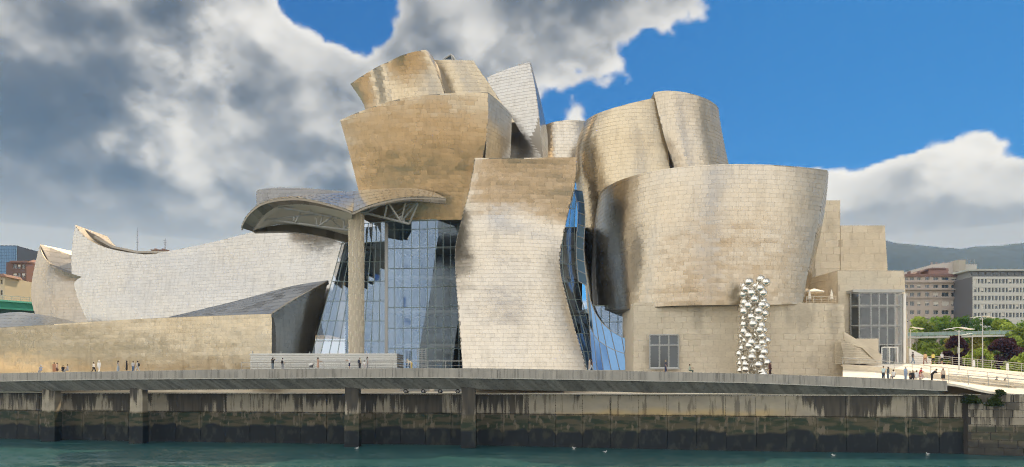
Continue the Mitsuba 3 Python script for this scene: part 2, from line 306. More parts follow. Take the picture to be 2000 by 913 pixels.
qw = thing('quay_wall', 'long concrete quay wall with black run-off streaks and green tide marks above the river', 'quay wall')
xs = []; x = qx[0]
while x < qx[-1]: xs.append(x); x += 3.75 if x > -30 else 4.0
xs.append(qx[-1])
rq = np.random.default_rng(5)
part(qw, 'core', cat([hullpts([(a, quay_y(a) + .12, -1.2), (b, quay_y(b) + .12, -1.2), (a, quay_y(a) + .12, 7.36), (b, quay_y(b) + .12, 7.36), (a, quay_y(a) + 1.5, -1.2), (b, quay_y(b) + 1.5, -1.2), (a, quay_y(a) + 1.5, 7.36), (b, quay_y(b) + 1.5, 7.36)]) for a, b in zip(xs[:-1], xs[1:])]), QJ)
for a, b in zip(xs[:-1], xs[1:]):
    r = rq.uniform(0, 1, 2); g = .028; o = .05 * rq.uniform(-1, 1)
    for nm, z0, z1, y0 in (('upper_panel', 4.62, 7.34, o), ('lower_panel', -1.1, 4.56, -.28 + o)):
        ya, yb = quay_y(a) + y0, quay_y(b) + y0
        n = 8
        X = np.linspace(a + g, b - g, n); tp = [(x, ya + (yb - ya) * k / (n - 1)) for k, x in enumerate(X)]
        ch = .05
        pts = []
        v = []; 
        zs = [z0, z0 + ch, z1 - ch, z1]; ins = [ch, 0, 0, ch]
        for z, i_ in zip(zs, ins):
            for k, (xx, yy) in enumerate(tp): v.append((xx + (i_ if k == 0 else -i_ if k == n - 1 else 0), yy + i_, z + (.05 * rq.uniform(-1, 1) if z == z1 and nm == 'lower_panel' and 0 < k < n - 1 else 0)))
        for z in (z0, z1):
            for xx, yy in tp: v.append((xx, yy + .45, z))
        f = []
        def quad(a_, b_, c_, d_): f.extend([[a_, b_, c_], [a_, c_, d_]])
        for rr in range(3):
            for k in range(n - 1): quad(rr * n + k, rr * n + k + 1, (rr + 1) * n + k + 1, (rr + 1) * n + k)
        for k in range(n - 1): quad(3 * n + k, 3 * n + k + 1, 5 * n + k + 1, 5 * n + k); quad(4 * n + k, 4 * n + k + 1, k + 1, k)
        for k, s in ((0, 1), (n - 1, -1)):
            c = [k, n + k, 2 * n + k, 3 * n + k]
            f.extend([[4 * n + k, c[0], c[1]], [4 * n + k, c[1], c[2]], [4 * n + k, c[2], 5 * n + k], [5 * n + k, c[2], c[3]]] if s < 0 else [[4 * n + k, c[1], c[0]], [4 * n + k, c[2], c[1]], [4 * n + k, 5 * n + k, c[2]], [5 * n + k, c[3], c[2]]])
        m = trimesh.Trimesh(np.array(v), np.array(f), process=False)
        part(qw, nm, (np.array(v), np.array(f)), QUAY, False, uv=np.c_[np.full(len(v), r[0]), (np.array(v)[:, 0] - a) / (b - a)])
part(qw, 'coping', cat([hullpts([(p, quay_y(p) + dy, z) for p in (a, b) for dy in (-.14, .7) for z in (7.40, 7.56)]) for a, b in zip(xs[:-1], xs[1:])]), PAVE)

ow = thing('stone_quay_wall', 'old masonry river wall of large grey blocks with tufts of weed at far right', 'quay wall')
sf = Surf([[(1890, 770.5, 93.6), (1960, 771, 92.3), (2120, 772, 90)], [(1890, 905, 93.6), (1960, 906, 92.3), (2120, 909, 90)]], world=False, nu=16, nv=12)
part(ow, 'core', sf.solid((0, 2, 0)), QJ)
clad(ow, panels(sf, .95, 2.2, gap=.05, t0=.06, lap=0, tilt=.03, puff=.04, seed=3), mat('old_blocks', princ(lambda p, n, uv: quay(mi.Point3f(p.x + 40, p.y, p.z + .9), n, uv) * .7 + mix(C3((.06, .052, .04)), C3((.02, .018, .014)), fbm(p.x, p.y, p.z, 3)), .85)), 'block', 200, 'blocks')
part(ow, 'coping', hullpts([(x, y + dy, z) for x, y in (((1890 - 1000) / F * 93.6, 93.6), ((2120 - 1000) / F * 90, 90)) for dy in (-.1, 1) for z in (7.5, 7.62)]), PAVE)

# ---------------------------------------------------------------- the footbridge along the quay
ST = [(-170, 733, 749, 770, 118), (0, 729.5, 745, 765, 113.5), (270, 725, 741, 762.5, 107.8), (500, 721.5, 739.5, 761, 104), (700, 720, 738, 760, 102), (980, 720.5, 739.5, 762, 100), (1240, 725.5, 744, 766.5, 97.5), (1500, 731.5, 749.5, 770, 95.5), (1700, 738.5, 757.5, 772, 94), (1850, 744.5, 763.5, 773, 93.2)]
stx = np.array([(s[0] - 1000) / F * s[4] for s in ST])
sty = Akima1DInterpolator(stx, [s[4] for s in ST]); stt = Akima1DInterpolator(stx, [CZ + (HY - s[1]) / F * s[4] for s in ST]); stl = Akima1DInterpolator(stx, [CZ + (HY - s[2]) / F * s[4] for s in ST]); sts = Akima1DInterpolator(stx, [CZ + (HY - s[3]) / F * (s[4] + 2.4) for s in ST])
def deck_z(x): return float(stt(min(max(x, stx[0]), stx[-1]))) - .17
def deck_y(x): return float(sty(min(max(x, stx[0]), stx[-1])))
br = thing('riverside_footbridge', 'long curved grey concrete footbridge with solid parapet running in front of the quay', 'footbridge')
X = np.linspace(stx[0], stx[-1], 90)
def sweep(sec, X=X, cap=True):
    V = np.array([sec(x) for x in X]); m, n = V.shape[:2]; f = []
    for i in range(m - 1):
        for k in range(n):
            a, b = i * n + k, i * n + (k + 1) % n; f += [[a, b, b + n], [a, b + n, a + n]]
    for base in (0, (m - 1) * n):
        for k in range(1, n - 1): f.append([base, base + k, base + k + 1])
    t = trimesh.Trimesh(V.reshape(-1, 3), np.array(f), process=False); t.fix_normals(); return t
def deck_sec(x):
    y, t, l, s = deck_y(x), float(stt(x)), float(stl(x)), float(sts(x)); s = min(s, l - .15)
    return [(x, y + .05, t - .2), (x, y + .05, l + .02), (x, y + .12, l + .02), (x, y + 2.3, s), (x, y + 4.2, s), (x, y + 6.3, l), (x, y + 6.3, t - .17), (x, y + 3, t - .17)]
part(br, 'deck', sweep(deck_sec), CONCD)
pe = np.r_[np.arange(stx[0], stx[-1] - 2, 3.6), stx[-1]]
for a, b in zip(pe[:-1], pe[1:]):
    def par(x, e=.014):
        y, t, l = deck_y(x), float(stt(x)), float(stl(x))
        return [(x, y - .02, l + .02), (x, y - .02, t - .03), (x, y + .02, t), (x, y + .30, t), (x, y + .33, t - .03), (x, y + .33, t - .16), (x, y + .045, t - .16), (x, y + .045, l + .02)]
    part(br, 'parapet_panel', sweep(par, np.linspace(a + .014, b - .014, 5)), CONC)
part(br, 'drip_edge', sweep(lambda x: [(x, deck_y(x) - .08, float(stl(x)) - .06), (x, deck_y(x) - .08, float(stl(x)) + .015), (x, deck_y(x) + .1, float(stl(x)) + .015), (x, deck_y(x) + .1, float(stl(x)) - .06)]), mat('pale_concrete', princ((.50, .48, .43), .85)))
for px, d in ((97, 114.2), (268, 110.4), (688, 104.6), (915, 102.8)):
    x = (px - 1000) / F * d; zt = float(sts(x)) + .3; w = .95
    m = cat([box(x - w, x + w, d - .35, d + 1.3, 4.4, zt), box(x - w - .09, x + w + .09, d - .45, d + 1.4, -1.2, 4.42)])
    part(br, 'pier', m, QUAY, uv=np.full((len(m.vertices), 2), .4))
for xa, xb in ((stx[0] + 1, stx[0] + 1),):
    pass
# wall that carries the museum terrace, seen in the gap under the footbridge
struct('terrace_wall', cat([box(-100, 10, 118.5, 118.9, 7.4, 9.4), box(-100, -48, 127, 127.4, 7.3, 9.3), box(8, 20, 113.5, 118.9, 7.4, 9.41)]), PAVE)
struct('museum_terrace', sheet([(-130, 118.7), (9, 118.7), (9, 113.4), (20, 113.4), (20, 190), (-130, 190)], 9.42), PAVE)

# ---------------------------------------------------------------- the museum
mu = thing('museum', 'huge museum of curving titanium clad volumes and pale limestone wings behind the quay', 'museum')
TALL = []
def vol(name, rows, back, m=None, ph=.64, pw=1.08, keep=0, mode='z', core=TIB, seed=1, label=None, stuff='cladding', piece='titanium_panel', nu=64, nv=48, **kw):
    sf = Surf(rows, nu, nv)
    k = part(mu, name, sf.solid(back, -.02), core, 35, label=label)
    kw.setdefault('wave', .05)
    clad(k, panels(sf, ph, pw, mode, seed=seed, **kw), m or TI, piece, keep, stuff)
    return sf
KEEP = dict(a=120, b=60, i=120)
vol('wave_wall', [[(928, 309, 116.5), (1030, 309, 116), (1126, 308, 117)], [(917, 372, 117.8), (1022, 372, 117.4), (1120, 372, 118.4)], [(902, 430, 118.8), (1018, 430, 118.3), (1106, 430, 119.5)], [(890, 490, 118.5), (1020, 490, 117.7), (1094, 490, 119.2)],
    [(892, 560, 116.9), (1040, 560, 115.9), (1099, 555, 117.5)], [(898, 640, 114.5), (1060, 640, 113.6), (1121, 640, 115.2)], [(904, 722, 112.4), (1070, 722, 111.6), (1145, 724, 113)], [(905, 752, 111.6), (1072, 752, 110.8), (1153, 752, 112.2)]], (0, 8, 0), keep=KEEP['a'], seed=2)
# the sides of the wave wall
for e, xs_, nm in ((0, (-1, -1), 'wave_wall_side'), (1, (1, 1), 'wave_wall_side')):
    cx = [(928, 1126), (917, 1120), (902, 1106), (890, 1094), (892, 1099), (898, 1121), (904, 1145), (905, 1153)]
    cd = [(116.5, 117), (117.8, 118.4), (118.8, 119.5), (118.5, 119.2), (116.9, 117.5), (114.5, 115.2), (112.4, 113), (111.6, 112.2)]
    cy = [309, 372, 430, 490, 558, 640, 723, 752]
    R = []
    for (x_, d_, y_) in zip(cx, cd, cy):
        p = at(x_[e], y_, d_[e]); s_ = -.06 if e == 0 else .06
        R.append([p + [s_, .1, 0], p + [s_, 4, 0], p + [s_, 8, 0]])
    sf = Surf(R, world=True)
    if (sf.N[..., 0].mean() > 0) == (e == 0): sf.N = -sf.N
    clad(mu, panels(sf, .64, 1.08, seed=30 + e, wave=.05), TI, 'titanium_panel', 0, 'wave_wall_side_cladding')
vol('flared_tower', [[(664, 236, 121), (720, 212, 118.5), (790, 192, 117), (860, 184, 116.5), (953, 181, 117.5)], [(683, 302, 122), (735, 290, 120.2), (800, 280, 118.9), (870, 275, 118.5), (950, 270, 119.2)],
    [(700, 372, 123.2), (750, 365, 122), (810, 360, 121), (875, 355, 120.6), (935, 350, 121.2)], [(712, 430, 124.2), (760, 430, 123.6), (815, 430, 122.8), (880, 430, 122.4), (925, 430, 122.8)]], (3, 15, 0), TIG, keep=KEEP['b'], seed=4)
vol('flared_tower_side', [[(953, 181, 117.5), (975, 199, 121), (1000, 226, 126)], [(951, 250, 118.7), (975, 258, 122), (998, 268, 126.5)], [(947, 330, 120.6), (972, 330, 123.5), (996, 330, 127)]], (-3, 6, 0), TI, seed=5)
vol('upper_left_block', [[(684, 165, 121.8), (720, 141, 120.2), (752, 124, 121.4), (790, 107, 119.8), (831, 98, 120)], [(706, 197, 122.2), (732, 182, 121.2), (760, 168, 122.2), (806, 150, 121), (853, 140, 121)], [(718, 245, 122.8), (742, 245, 122.2), (772, 245, 122.8), (822, 245, 122), (882, 245, 122)]], (2, 8, 0), TIG, seed=6)
vol('upper_left_block_side', [[(831, 98, 120), (839, 104, 123), (846, 116, 127)], [(853, 140, 121), (859, 142, 124), (864, 146, 127)], [(882, 245, 122), (885, 245, 125), (887, 245, 127.5)]], (-2, 2, 0), TI, seed=7)
vol('upper_middle_block', [[(847, 118, 126), (885, 118, 125.5), (924, 119, 126)], [(868, 170, 126.6), (910, 165, 126), (952, 160, 126.5)], [(884, 245, 127), (940, 245, 126.6), (1006, 240, 127)]], (1, 5, 0), TIG, seed=8)
vol('tall_blade', [[(951, 152, 138), (995, 134, 136.4), (1034, 122, 135)], [(962, 195, 136), (1008, 190, 133.6), (1048, 190, 132)], [(968, 250, 134), (1020, 250, 131.4), (1055, 255, 129.8)], [(970, 330, 133), (1025, 330, 130), (1062, 330, 128.6)]], (1, 6, 0), TIS, seed=9)
vol('tall_blade_side', [[(1034, 122, 135), (1036, 124, 137), (1037, 127, 139)], [(1048, 190, 132), (1052, 190, 134), (1054, 190, 137)], [(1055, 250, 129.8), (1061, 250, 133), (1067, 250, 136)], [(1062, 330, 128.6), (1065, 330, 133), (1068, 330, 136)]], (-2, 1, 0), TIS, seed=10)
vol('back_block', [[(1052, 252, 141), (1085, 238, 139.5), (1115, 235, 139.5), (1147, 238, 141)], [(1052, 335, 139), (1085, 335, 138), (1115, 335, 138), (1147, 335, 139)]], (0, 8, 0), TI, seed=11)
vol('round_tower', [[(1143, 237, 134), (1168, 222, 129.4), (1210, 208, 126.6), (1250, 198, 126), (1290, 190, 127.2)], [(1124, 312, 135), (1148, 305, 130), (1198, 300, 126.7), (1255, 300, 125.6), (1305, 300, 126.6)], [(1130, 420, 136), (1153, 420, 131), (1203, 420, 127.2), (1260, 420, 126), (1318, 420, 126.6)], [(1150, 625, 137), (1170, 625, 133), (1215, 625, 129), (1270, 625, 128), (1330, 625, 128)]], (8, 12, 0), TIG, seed=12)
vol('round_tower_right', [[(1277, 181, 126.6), (1312, 178, 124.8), (1362, 187, 125), (1403, 211, 129.5)], [(1296, 262, 126), (1328, 260, 124.8), (1372, 262, 125.3), (1411, 264, 129.7)], [(1318, 332, 126.2), (1348, 332, 125.1), (1388, 332, 125.6), (1425, 332, 130)], [(1330, 400, 126.4), (1360, 400, 125.5), (1400, 400, 126), (1440, 400, 130.4)]], (0, 10, 0), TID, seed=13)
vol('big_drum', [[(1172, 378, 127), (1193, 361, 119.5), (1260, 338, 111), (1350, 325, 107.3), (1440, 321, 106.3), (1530, 324, 106.9), (1615, 333, 109.5)], [(1164, 450, 127.2), (1190, 445, 119.7), (1258, 440, 111.4), (1345, 432, 107.9), (1437, 430, 107), (1520, 430, 107.5), (1597, 440, 109.8)],
    [(1162, 525, 127.5), (1189, 520, 120.2), (1254, 515, 112.1), (1342, 512, 108.7), (1430, 510, 107.8), (1508, 512, 108.2), (1581, 517, 110.2)], [(1168, 606, 127.8), (1194, 606, 120.6), (1250, 603, 112.8), (1340, 599, 109.5), (1426, 597, 108.6), (1500, 596, 108.9), (1567, 594, 110.5)]], (0, 14, 0), TID, keep=KEEP['i'], seed=14, nu=96)
vol('big_drum_edge', [[(1615, 333, 109.5), (1617, 335, 112), (1618, 340, 114)], [(1597, 440, 109.8), (1602, 440, 112), (1606, 440, 114)], [(1581, 517, 110.2), (1586, 517, 112), (1590, 517, 114)], [(1567, 594, 110.5), (1572, 594, 112), (1577, 594, 114)]], (-3, 3, 0), TID, seed=15)
vol('gallery_wing', [[(147, 440, 150), (182, 474, 148), (235, 491, 145.5), (300, 496, 143.5), (400, 477, 140), (500, 453, 136.5), (590, 455, 133.5), (673, 477, 129.5)], [(140, 492, 150), (186, 512, 147.6), (240, 525, 145), (300, 528, 143), (400, 520, 139.6), (500, 505, 136), (590, 505, 133), (664, 515, 129.5)],
    [(142, 545, 149.2), (190, 565, 146.6), (245, 572, 144), (305, 574, 142), (400, 570, 138.8), (500, 562, 135.3), (585, 560, 132.4), (652, 560, 129.2)], [(186, 655, 146.4), (226, 655, 144.2), (272, 655, 141.8), (328, 655, 139), (410, 655, 135.3), (500, 655, 131.8), (580, 655, 129), (642, 655, 126.5)]], (0, 12, 0), TIS, seed=16, nu=96)
vol('wing_sail', [[(149, 441, 153), (189, 461, 152), (221, 481, 150), (268, 491, 148), (330, 492, 146)], [(149, 560, 153), (189, 560, 152), (221, 560, 150), (268, 560, 148), (330, 560, 146)]], (0, 1, 0), TIW, seed=17)
part(mu, 'wing_rim', cat([bar(at(a[0], a[1], a[2]), at(b[0], b[1], b[2]), .33) for a, b in zip([(185, 464, 151), (221, 484, 149), (268, 494, 147), (327, 494, 145)][:-1], [(221, 484, 149), (268, 494, 147), (327, 494, 145)])]), TIB)
vol('end_sail', [[(78, 478, 152), (98, 516, 149.5), (140, 536, 148.6), (205, 548, 148)], [(66, 530, 152.8), (100, 550, 150), (145, 560, 149), (210, 570, 148.4)], [(61, 582, 152.8), (102, 592, 150), (150, 600, 148.8), (215, 602, 148.4)], [(92, 650, 151), (122, 650, 149), (162, 650, 147.8), (222, 650, 147.2)]], (2, 8, 0), TIW, seed=18)
vol('end_sail_back', [[(78, 478, 152), (110, 489, 154), (144, 501, 156)], [(98, 517, 149.8), (118, 527, 150.4), (140, 537, 151)]], (0, 1, 0), TI, seed=19, ph=1.2, pw=2)
vol('low_gallery', [[(-70, 646, 137), (150, 631, 129.3), (340, 620, 122.8), (531, 614, 115.2)], [(-70, 700, 138), (150, 700, 130.2), (340, 700, 123.4), (531, 700, 115.6)], [(-70, 752, 139), (150, 752, 131), (340, 752, 124), (531, 752, 116)]], (3, 14, 0), TIG, seed=20, keep=0)
vol('low_gallery_side', [[(531, 614, 115.2), (585, 580, 121), (641, 549, 126.5)], [(531, 680, 116), (578, 672, 120.5), (614, 665, 125)], [(531, 752, 116), (572, 752, 120), (600, 752, 124)]], (-3, 3, 0), TI, seed=21)
vol('slate_roof', [[(330, 620, 128.5), (450, 591, 131), (560, 562, 131), (641, 548, 127)], [(330, 622, 124.6), (400, 619, 121.8), (490, 616, 118), (532, 613, 116)]], (0, .6, -.6), SLATE, seed=22, mode='v', ph=1.3, pw=1.9, piece='roof_panel')
vol('left_roof', [[(-70, 626, 146), (50, 611, 143), (110, 621, 138), (152, 631, 131.6)], [(-70, 647, 139), (0, 641, 136), (80, 636, 133.4), (150, 632, 131.2)]], (0, .5, -.5), TIS, seed=23, mode='v', ph=1.1, pw=1.6, piece='roof_panel')
CONT2 = plain('grey_screen_metal', titan((.34, .345, .35), (.28, .285, .30), .12), .5, metallic=.9)
vol('rear_screen', [[(502, 380, 129), (506, 371, 127.5), (560, 367, 127), (620, 370, 127), (691, 377, 128)], [(502, 430, 129), (506, 430, 127.5), (560, 430, 127), (620, 430, 127), (691, 430, 128)]], (0, 2, 0), CONT2, seed=24)
# roof light on the summit
sk = part(mu, 'roof_light', cat([bar(at(*a), at(*b), .14) for a, b in (((864, 118, 131), (881, 107, 131)), ((881, 107, 131), (890, 119, 131)), ((881, 107, 131), (884, 118, 131)), ((864, 118, 131), (890, 119, 131)))]), METAL)
part(sk, 'pane', prism([at(865, 119, 131.1), at(881, 107.6, 131.1), at(889, 119, 131.1)], (0, 1.5, 0)), PANE)

# ---- curtain walls
def curtain(rows, us, vs, name='curtain_wall', rad=.07, seed=1, tilt=.006, glass=GLASS, frame=MULL, label=None, heavy=()):
    sf = Surf(rows, 40, 40); rng = np.random.default_rng(seed)
    P = np.array([[sf.pt(u, v) for u in us] for v in vs]); nv, nu = P.shape[:2]; bars = []
    for i in range(nv):
        for j in range(nu):
            if j + 1 < nu: bars.append(bar(P[i, j], P[i, j + 1], rad * (2 if i in heavy else 1), 5))
            if i + 1 < nv: bars.append(bar(P[i, j], P[i + 1, j], rad, 5))
    k = part(mu, name, cat(bars), frame, label=label)
    N = sf.N.mean((0, 1)); N /= np.linalg.norm(N)
    yaw = rng.uniform(-1, 1, nu)
    for i in range(nv - 1):
        for j in range(nu - 1):
            q = np.array([P[i, j], P[i, j + 1], P[i + 1, j + 1], P[i + 1, j]]); c = q.mean(0)
            n_ = np.cross(q[1] - q[3], q[2] - q[0]); n_ /= np.linalg.norm(n_); n_ *= np.sign(n_ @ N)
            q = q - ((q - c) @ n_)[:, None] * n_                                    # flat glass
            r = yaw[j] + .08 * rng.uniform(-1, 1), .25 * rng.uniform(-1, 1)
            sx = np.array([-1, 1, 1, -1]) * np.linalg.norm(q[1] - q[0]) / 2; sy = np.array([1, 1, -1, -1]) * np.linalg.norm(q[3] - q[0]) / 2
            q = c + (q - c) * .985 + n_ * (tilt * (r[0] * sx + .4 * r[1] * sy))[:, None]
            part(k, 'pane', (q, np.array([[0, 1, 2], [0, 2, 3]])), glass)
    return sf
L = lambda n: np.linspace(0, 1, n)
yv = lambda ys: (np.array(ys, float) - ys[0]) / (ys[-1] - ys[0])
curtain([[(752, 433, 119.2), (800, 432, 120.6), (850, 430, 122.4), (908, 427, 125)], [(757, 722, 118.5), (800, 722, 120), (850, 722, 121.8), (912, 722, 124.2)]], L(11), yv([433, 450, 487, 526, 563, 602, 642, 682, 722]), seed=3, heavy=(0,), tilt=.045)
curtain([[(678, 438, 126), (715, 437, 123.6), (752, 434, 120.2)], [(606, 706, 121.4), (680, 706, 120), (756, 706, 118.7)]], L(10), L(8), seed=4, tilt=.012)
curtain([[(1108, 372, 122.4), (1127, 372, 125.5)], [(1086, 480, 122.2), (1122, 480, 125.2)], [(1090, 560, 120.8), (1130, 560, 124.4)], [(1116, 640, 117.6), (1150, 640, 122.2)], [(1140, 724, 115.5), (1159, 724, 120.4)]], L(4), L(11), seed=5, tilt=.012)
curtain([[(1158, 598, 124), (1240, 598, 122)], [(1158, 725, 123.4), (1240, 725, 121.4)]], L(6), L(5), seed=6, tilt=.006)
curtain([[(1121, 371, 125.2), (1138, 374, 124.2)], [(1129, 420, 125), (1143, 425, 124)], [(1125, 480, 124.6), (1140, 485, 123.8)], [(1130, 550, 124), (1148, 560, 123)]], L(2), L(9), name='blue_glass_sail', seed=7, tilt=.004, glass=BLUEGL, frame=METAL, label='narrow blue glass sail that flares out at its foot')
curtain([[(1146, 552, 123), (1164, 615, 122.2), (1192, 646, 121), (1240, 668, 119.6)], [(1157, 724, 120.4), (1182, 724, 120.2), (1210, 724, 119.8), (1240, 724, 119.2)]], L(7), L(3), name='blue_glass_sail', seed=8, tilt=.004, glass=BLUEGL, frame=METAL)
part(mu, 'glass_wall_post', box(*(sorted([at(751, 0, 118)[0], at(757, 0, 118)[0]])), 118.2, 118.6, 9.4, 34.5), METAL)
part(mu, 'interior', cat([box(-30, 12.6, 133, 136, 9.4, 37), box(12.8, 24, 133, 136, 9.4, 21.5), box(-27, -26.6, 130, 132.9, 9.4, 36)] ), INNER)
for z in (15.2, 21, 26.8, 32):
    part(mu, 'floor', box(-25, -9, 127, 132.9, z, z + .5), INLIT); part(mu, 'floor', box(9.5, 12.3, 126.5, 132.9, z, z + .4), INLIT)
part(mu, 'stair_core', box(-24, -20, 127.5, 132, 9.4, 36), INLIT); part(mu, 'stair_core', box(9, 11, 128, 132, 9.4, 35), INLIT)

# ---- the limestone wings
def stonevol(name, rows, back, keep=150, seed=1, ph=.86, pw=1.85, **kw):
    return vol(name, rows, back, STONE, ph, pw, keep, core=JOINT, seed=seed, stuff='stone_blocks', piece='stone_block', nu=24, nv=16, gap=.022, t0=.03, lap=0, tilt=.008, puff=.003, wave=.0, **kw)
stonevol('limestone_base', [[(1237, 592, 111.6), (1340, 591, 110.9), (1440, 591, 110.4), (1570, 592, 110.1), (1649, 594, 110)], [(1237, 755, 111.6), (1340, 755, 110.9), (1440, 755, 110.4), (1570, 755, 110.1), (1652, 755, 110)]], (0, 12, 0), 160, 40)
stonevol('limestone_front_block', [[(1636, 529, 114), (1700, 529, 114), (1766, 529, 114)], [(1640, 752, 113.5), (1705, 752, 113.5), (1778, 752, 113.5)]], (-2, 20, 0), 90, 41, ph=1.05, pw=2.3)
stonevol('terrace_side_wall', [[(1582, 546, 121.5), (1636, 529, 114)], [(1584, 612, 121.5), (1638, 612, 114)]], (2, 6, 0), 20, 42, ph=1.05, pw=2.3)
stonevol('limestone_tower', [[(1642, 441, 135), (1728, 441, 135)], [(1642, 560, 135), (1736, 560, 135)]], (-2, 14, 0), 40, 43, ph=1.3, pw=2.6)
stonevol('limestone_tower_upper', [[(1592, 392, 135.2), (1641, 392, 135.2)], [(1592, 560, 135.2), (1641, 560, 135.2)]], (-2, 14, 0), 25, 44, ph=1.3, pw=2.6)
# column under the canopy
cx, cy, cr = at(696, 0, 112.3)[0], 112.3, 1.2
a_ = np.linspace(-math.pi, 0, 15)
R = [[(cx + cr * math.cos(t), cy + cr * math.sin(t), z) for t in a_] for z in (34.6, 20, 9.3)]
kc = part(mu, 'column', trimesh.creation.cylinder(cr - .01, sections=32, segment=[(cx, cy, 9.3), (cx, cy, 34.7)]), JOINT, 35)
sfc = Surf(R, 40, 20, world=True)
if (sfc.N[10, 20] @ np.array([0, -1, 0])) < 0: sfc.N = -sfc.N
clad(kc, panels(sfc, .8, 1.9, gap=.014, t0=.02, lap=0, tilt=.003, puff=.0, seed=50), STONE, 'stone_block', 40, 'stone_blocks')
# ---- the canopy
CF = [(471, 446, 111), (480, 425, 110.4), (496, 407, 110), (518, 394.5, 109.6), (552, 388, 109.2), (592, 388, 108.8), (632, 396, 108.4), (664, 405, 108.2), (690, 415, 108)]
CRr = [(474, 446, 113), (486, 422, 116), (502, 404, 119), (525, 391, 121), (560, 385, 122), (600, 382.5, 122.5), (636, 379.5, 122.5), (664, 377, 122.5), (692, 374, 122.5)]
DF = [(690, 415, 108), (722, 401, 108), (762, 390.5, 108), (802, 385, 108.2), (840, 385, 108.6), (871, 388, 109)]
DR = [(692, 374, 122.5), (735, 370, 122), (790, 367.5, 121.5), (832, 372, 120), (856, 380, 115), (871, 388, 109.3)]
vol('canopy_roof', [CRr, CF], (0, .05, -.35), TI, mode='v', ph=2.4, pw=1.2, seed=60, core=TIB, gap=.02, piece='roof_panel')
vol('canopy_roof', [DR, DF], (0, .05, -.35), TI, mode='v', ph=2.4, pw=1.2, seed=61, core=TIB, gap=.02, piece='roof_panel')
CL = [(493, 453, 112), (499, 441, 111.4), (512, 424, 111), (535, 407, 110.6), (565, 400, 110.2), (597, 400, 109.8), (632, 405, 109.2), (664, 412, 108.6), (688, 418, 108.1)]
DL = [(688, 418, 108.1), (722, 407.5, 108.2), (762, 398, 108.2), (802, 393.5, 108.4), (840, 396, 108.8), (869, 399, 109.2)]
CONT = plain('canopy_fascia_metal', titan((.40, .36, .30), (.27, .24, .20), .35), .5, metallic=1.0)
vol('canopy_fascia', [CF, CL], (0, .5, .05), CONT, mode='v', ph=2.5, pw=.9, seed=62, gap=.025, piece='fascia_panel')
vol('canopy_fascia', [DF, DL], (0, .5, .05), CONT, mode='v', ph=2.5, pw=1.1, seed=63, gap=.025, piece='fascia_panel')
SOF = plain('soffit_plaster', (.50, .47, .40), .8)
SB = [(494, 452, 113), (506, 448, 117), (528, 442, 119), (552, 439.5, 120), (580, 440, 121), (606, 444, 121.5), (640, 450, 121.5), (664, 456, 121.5), (682, 461, 121.5)]
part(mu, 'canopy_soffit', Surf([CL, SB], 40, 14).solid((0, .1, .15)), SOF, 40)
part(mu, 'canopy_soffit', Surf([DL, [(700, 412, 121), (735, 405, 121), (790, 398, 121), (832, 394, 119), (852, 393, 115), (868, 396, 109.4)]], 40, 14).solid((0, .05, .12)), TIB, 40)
vol('canopy_rear_beam', [SB, [(493, 453.5, 113), (507, 453.5, 116.5), (530, 453, 118.5), (552, 453, 119.5), (580, 455, 120.3), (606, 458.5, 120.8), (640, 465, 121), (664, 470.5, 121), (682, 475, 121)]], (0, 1.2, 0), CONT, mode='v', ph=2, pw=1.4, seed=64, piece='fascia_panel')
tr = []
for a, b, r in [((543, 407, 111), (605, 402.6, 112), .12), ((555, 407, 111), (680, 430, 113), .14), ((605, 403, 112), (605, 417, 112), .12), ((605, 403, 112), (684, 418, 111), .12), ((513, 430.5, 113.5), (605, 420, 113), .14), ((605, 420, 113), (682, 421, 112.5), .12), ((526, 429.5, 113.5), (682, 450.5, 113), .17),
                ((574, 423, 113), (574, 432, 113), .13), ((577, 435, 113), (588, 414, 113.2), .13), ((624, 441, 113), (646, 427, 113), .17), ((617, 425, 113), (619, 440, 113), .12), ((629, 424, 113), (626, 437, 113), .12), ((672, 431, 113), (672, 448, 113), .14), ((672, 446, 113), (682, 440, 113), .13), ((634, 410, 112), (650, 424, 112.5), .12), ((646, 410, 112), (640, 424, 112.5), .12), ((656, 412, 112), (662, 427, 112.5), .12), ((666, 414, 112), (656, 428, 112.5), .12), ((610, 418, 114), (620, 404, 112.5), .1), ((646, 428, 114), (664, 445, 115), .09),
                ((700, 413, 111.5), (799, 438, 111.5), .19), ((714, 416, 111.4), (742, 402, 110.5), .15), ((751, 426, 111.4), (756, 400, 110.5), .15), ((782, 432, 111.4), (760, 399, 110.5), .17), ((784, 431, 111.4), (792, 396, 110.5), .14), ((786, 431, 111.4), (815, 396, 110.3), .15), ((799, 438, 111.4), (816, 398, 110.3), .15), ((770, 420, 115), (764, 398, 115), .12), ((752, 428, 116), (800, 398, 115), .12), ((766, 428, 117), (812, 398, 115), .1), ((682, 452, 113), (700, 413, 112), .12)]:
    part(mu, 'truss_bar', bar(at(*a), at(*b), r, 6), METAL)
part(mu, 'truss_plate', cat([trimesh.creation.cylinder(.55, sections=12, segment=[at(784, 429, 111.5), at(784, 429, 111.5) + [0, .12, 0]]), trimesh.creation.cylinder(.42, sections=12, segment=[at(713, 415, 111.5), at(713, 415, 111.5) + [0, .12, 0]])]), METAL)
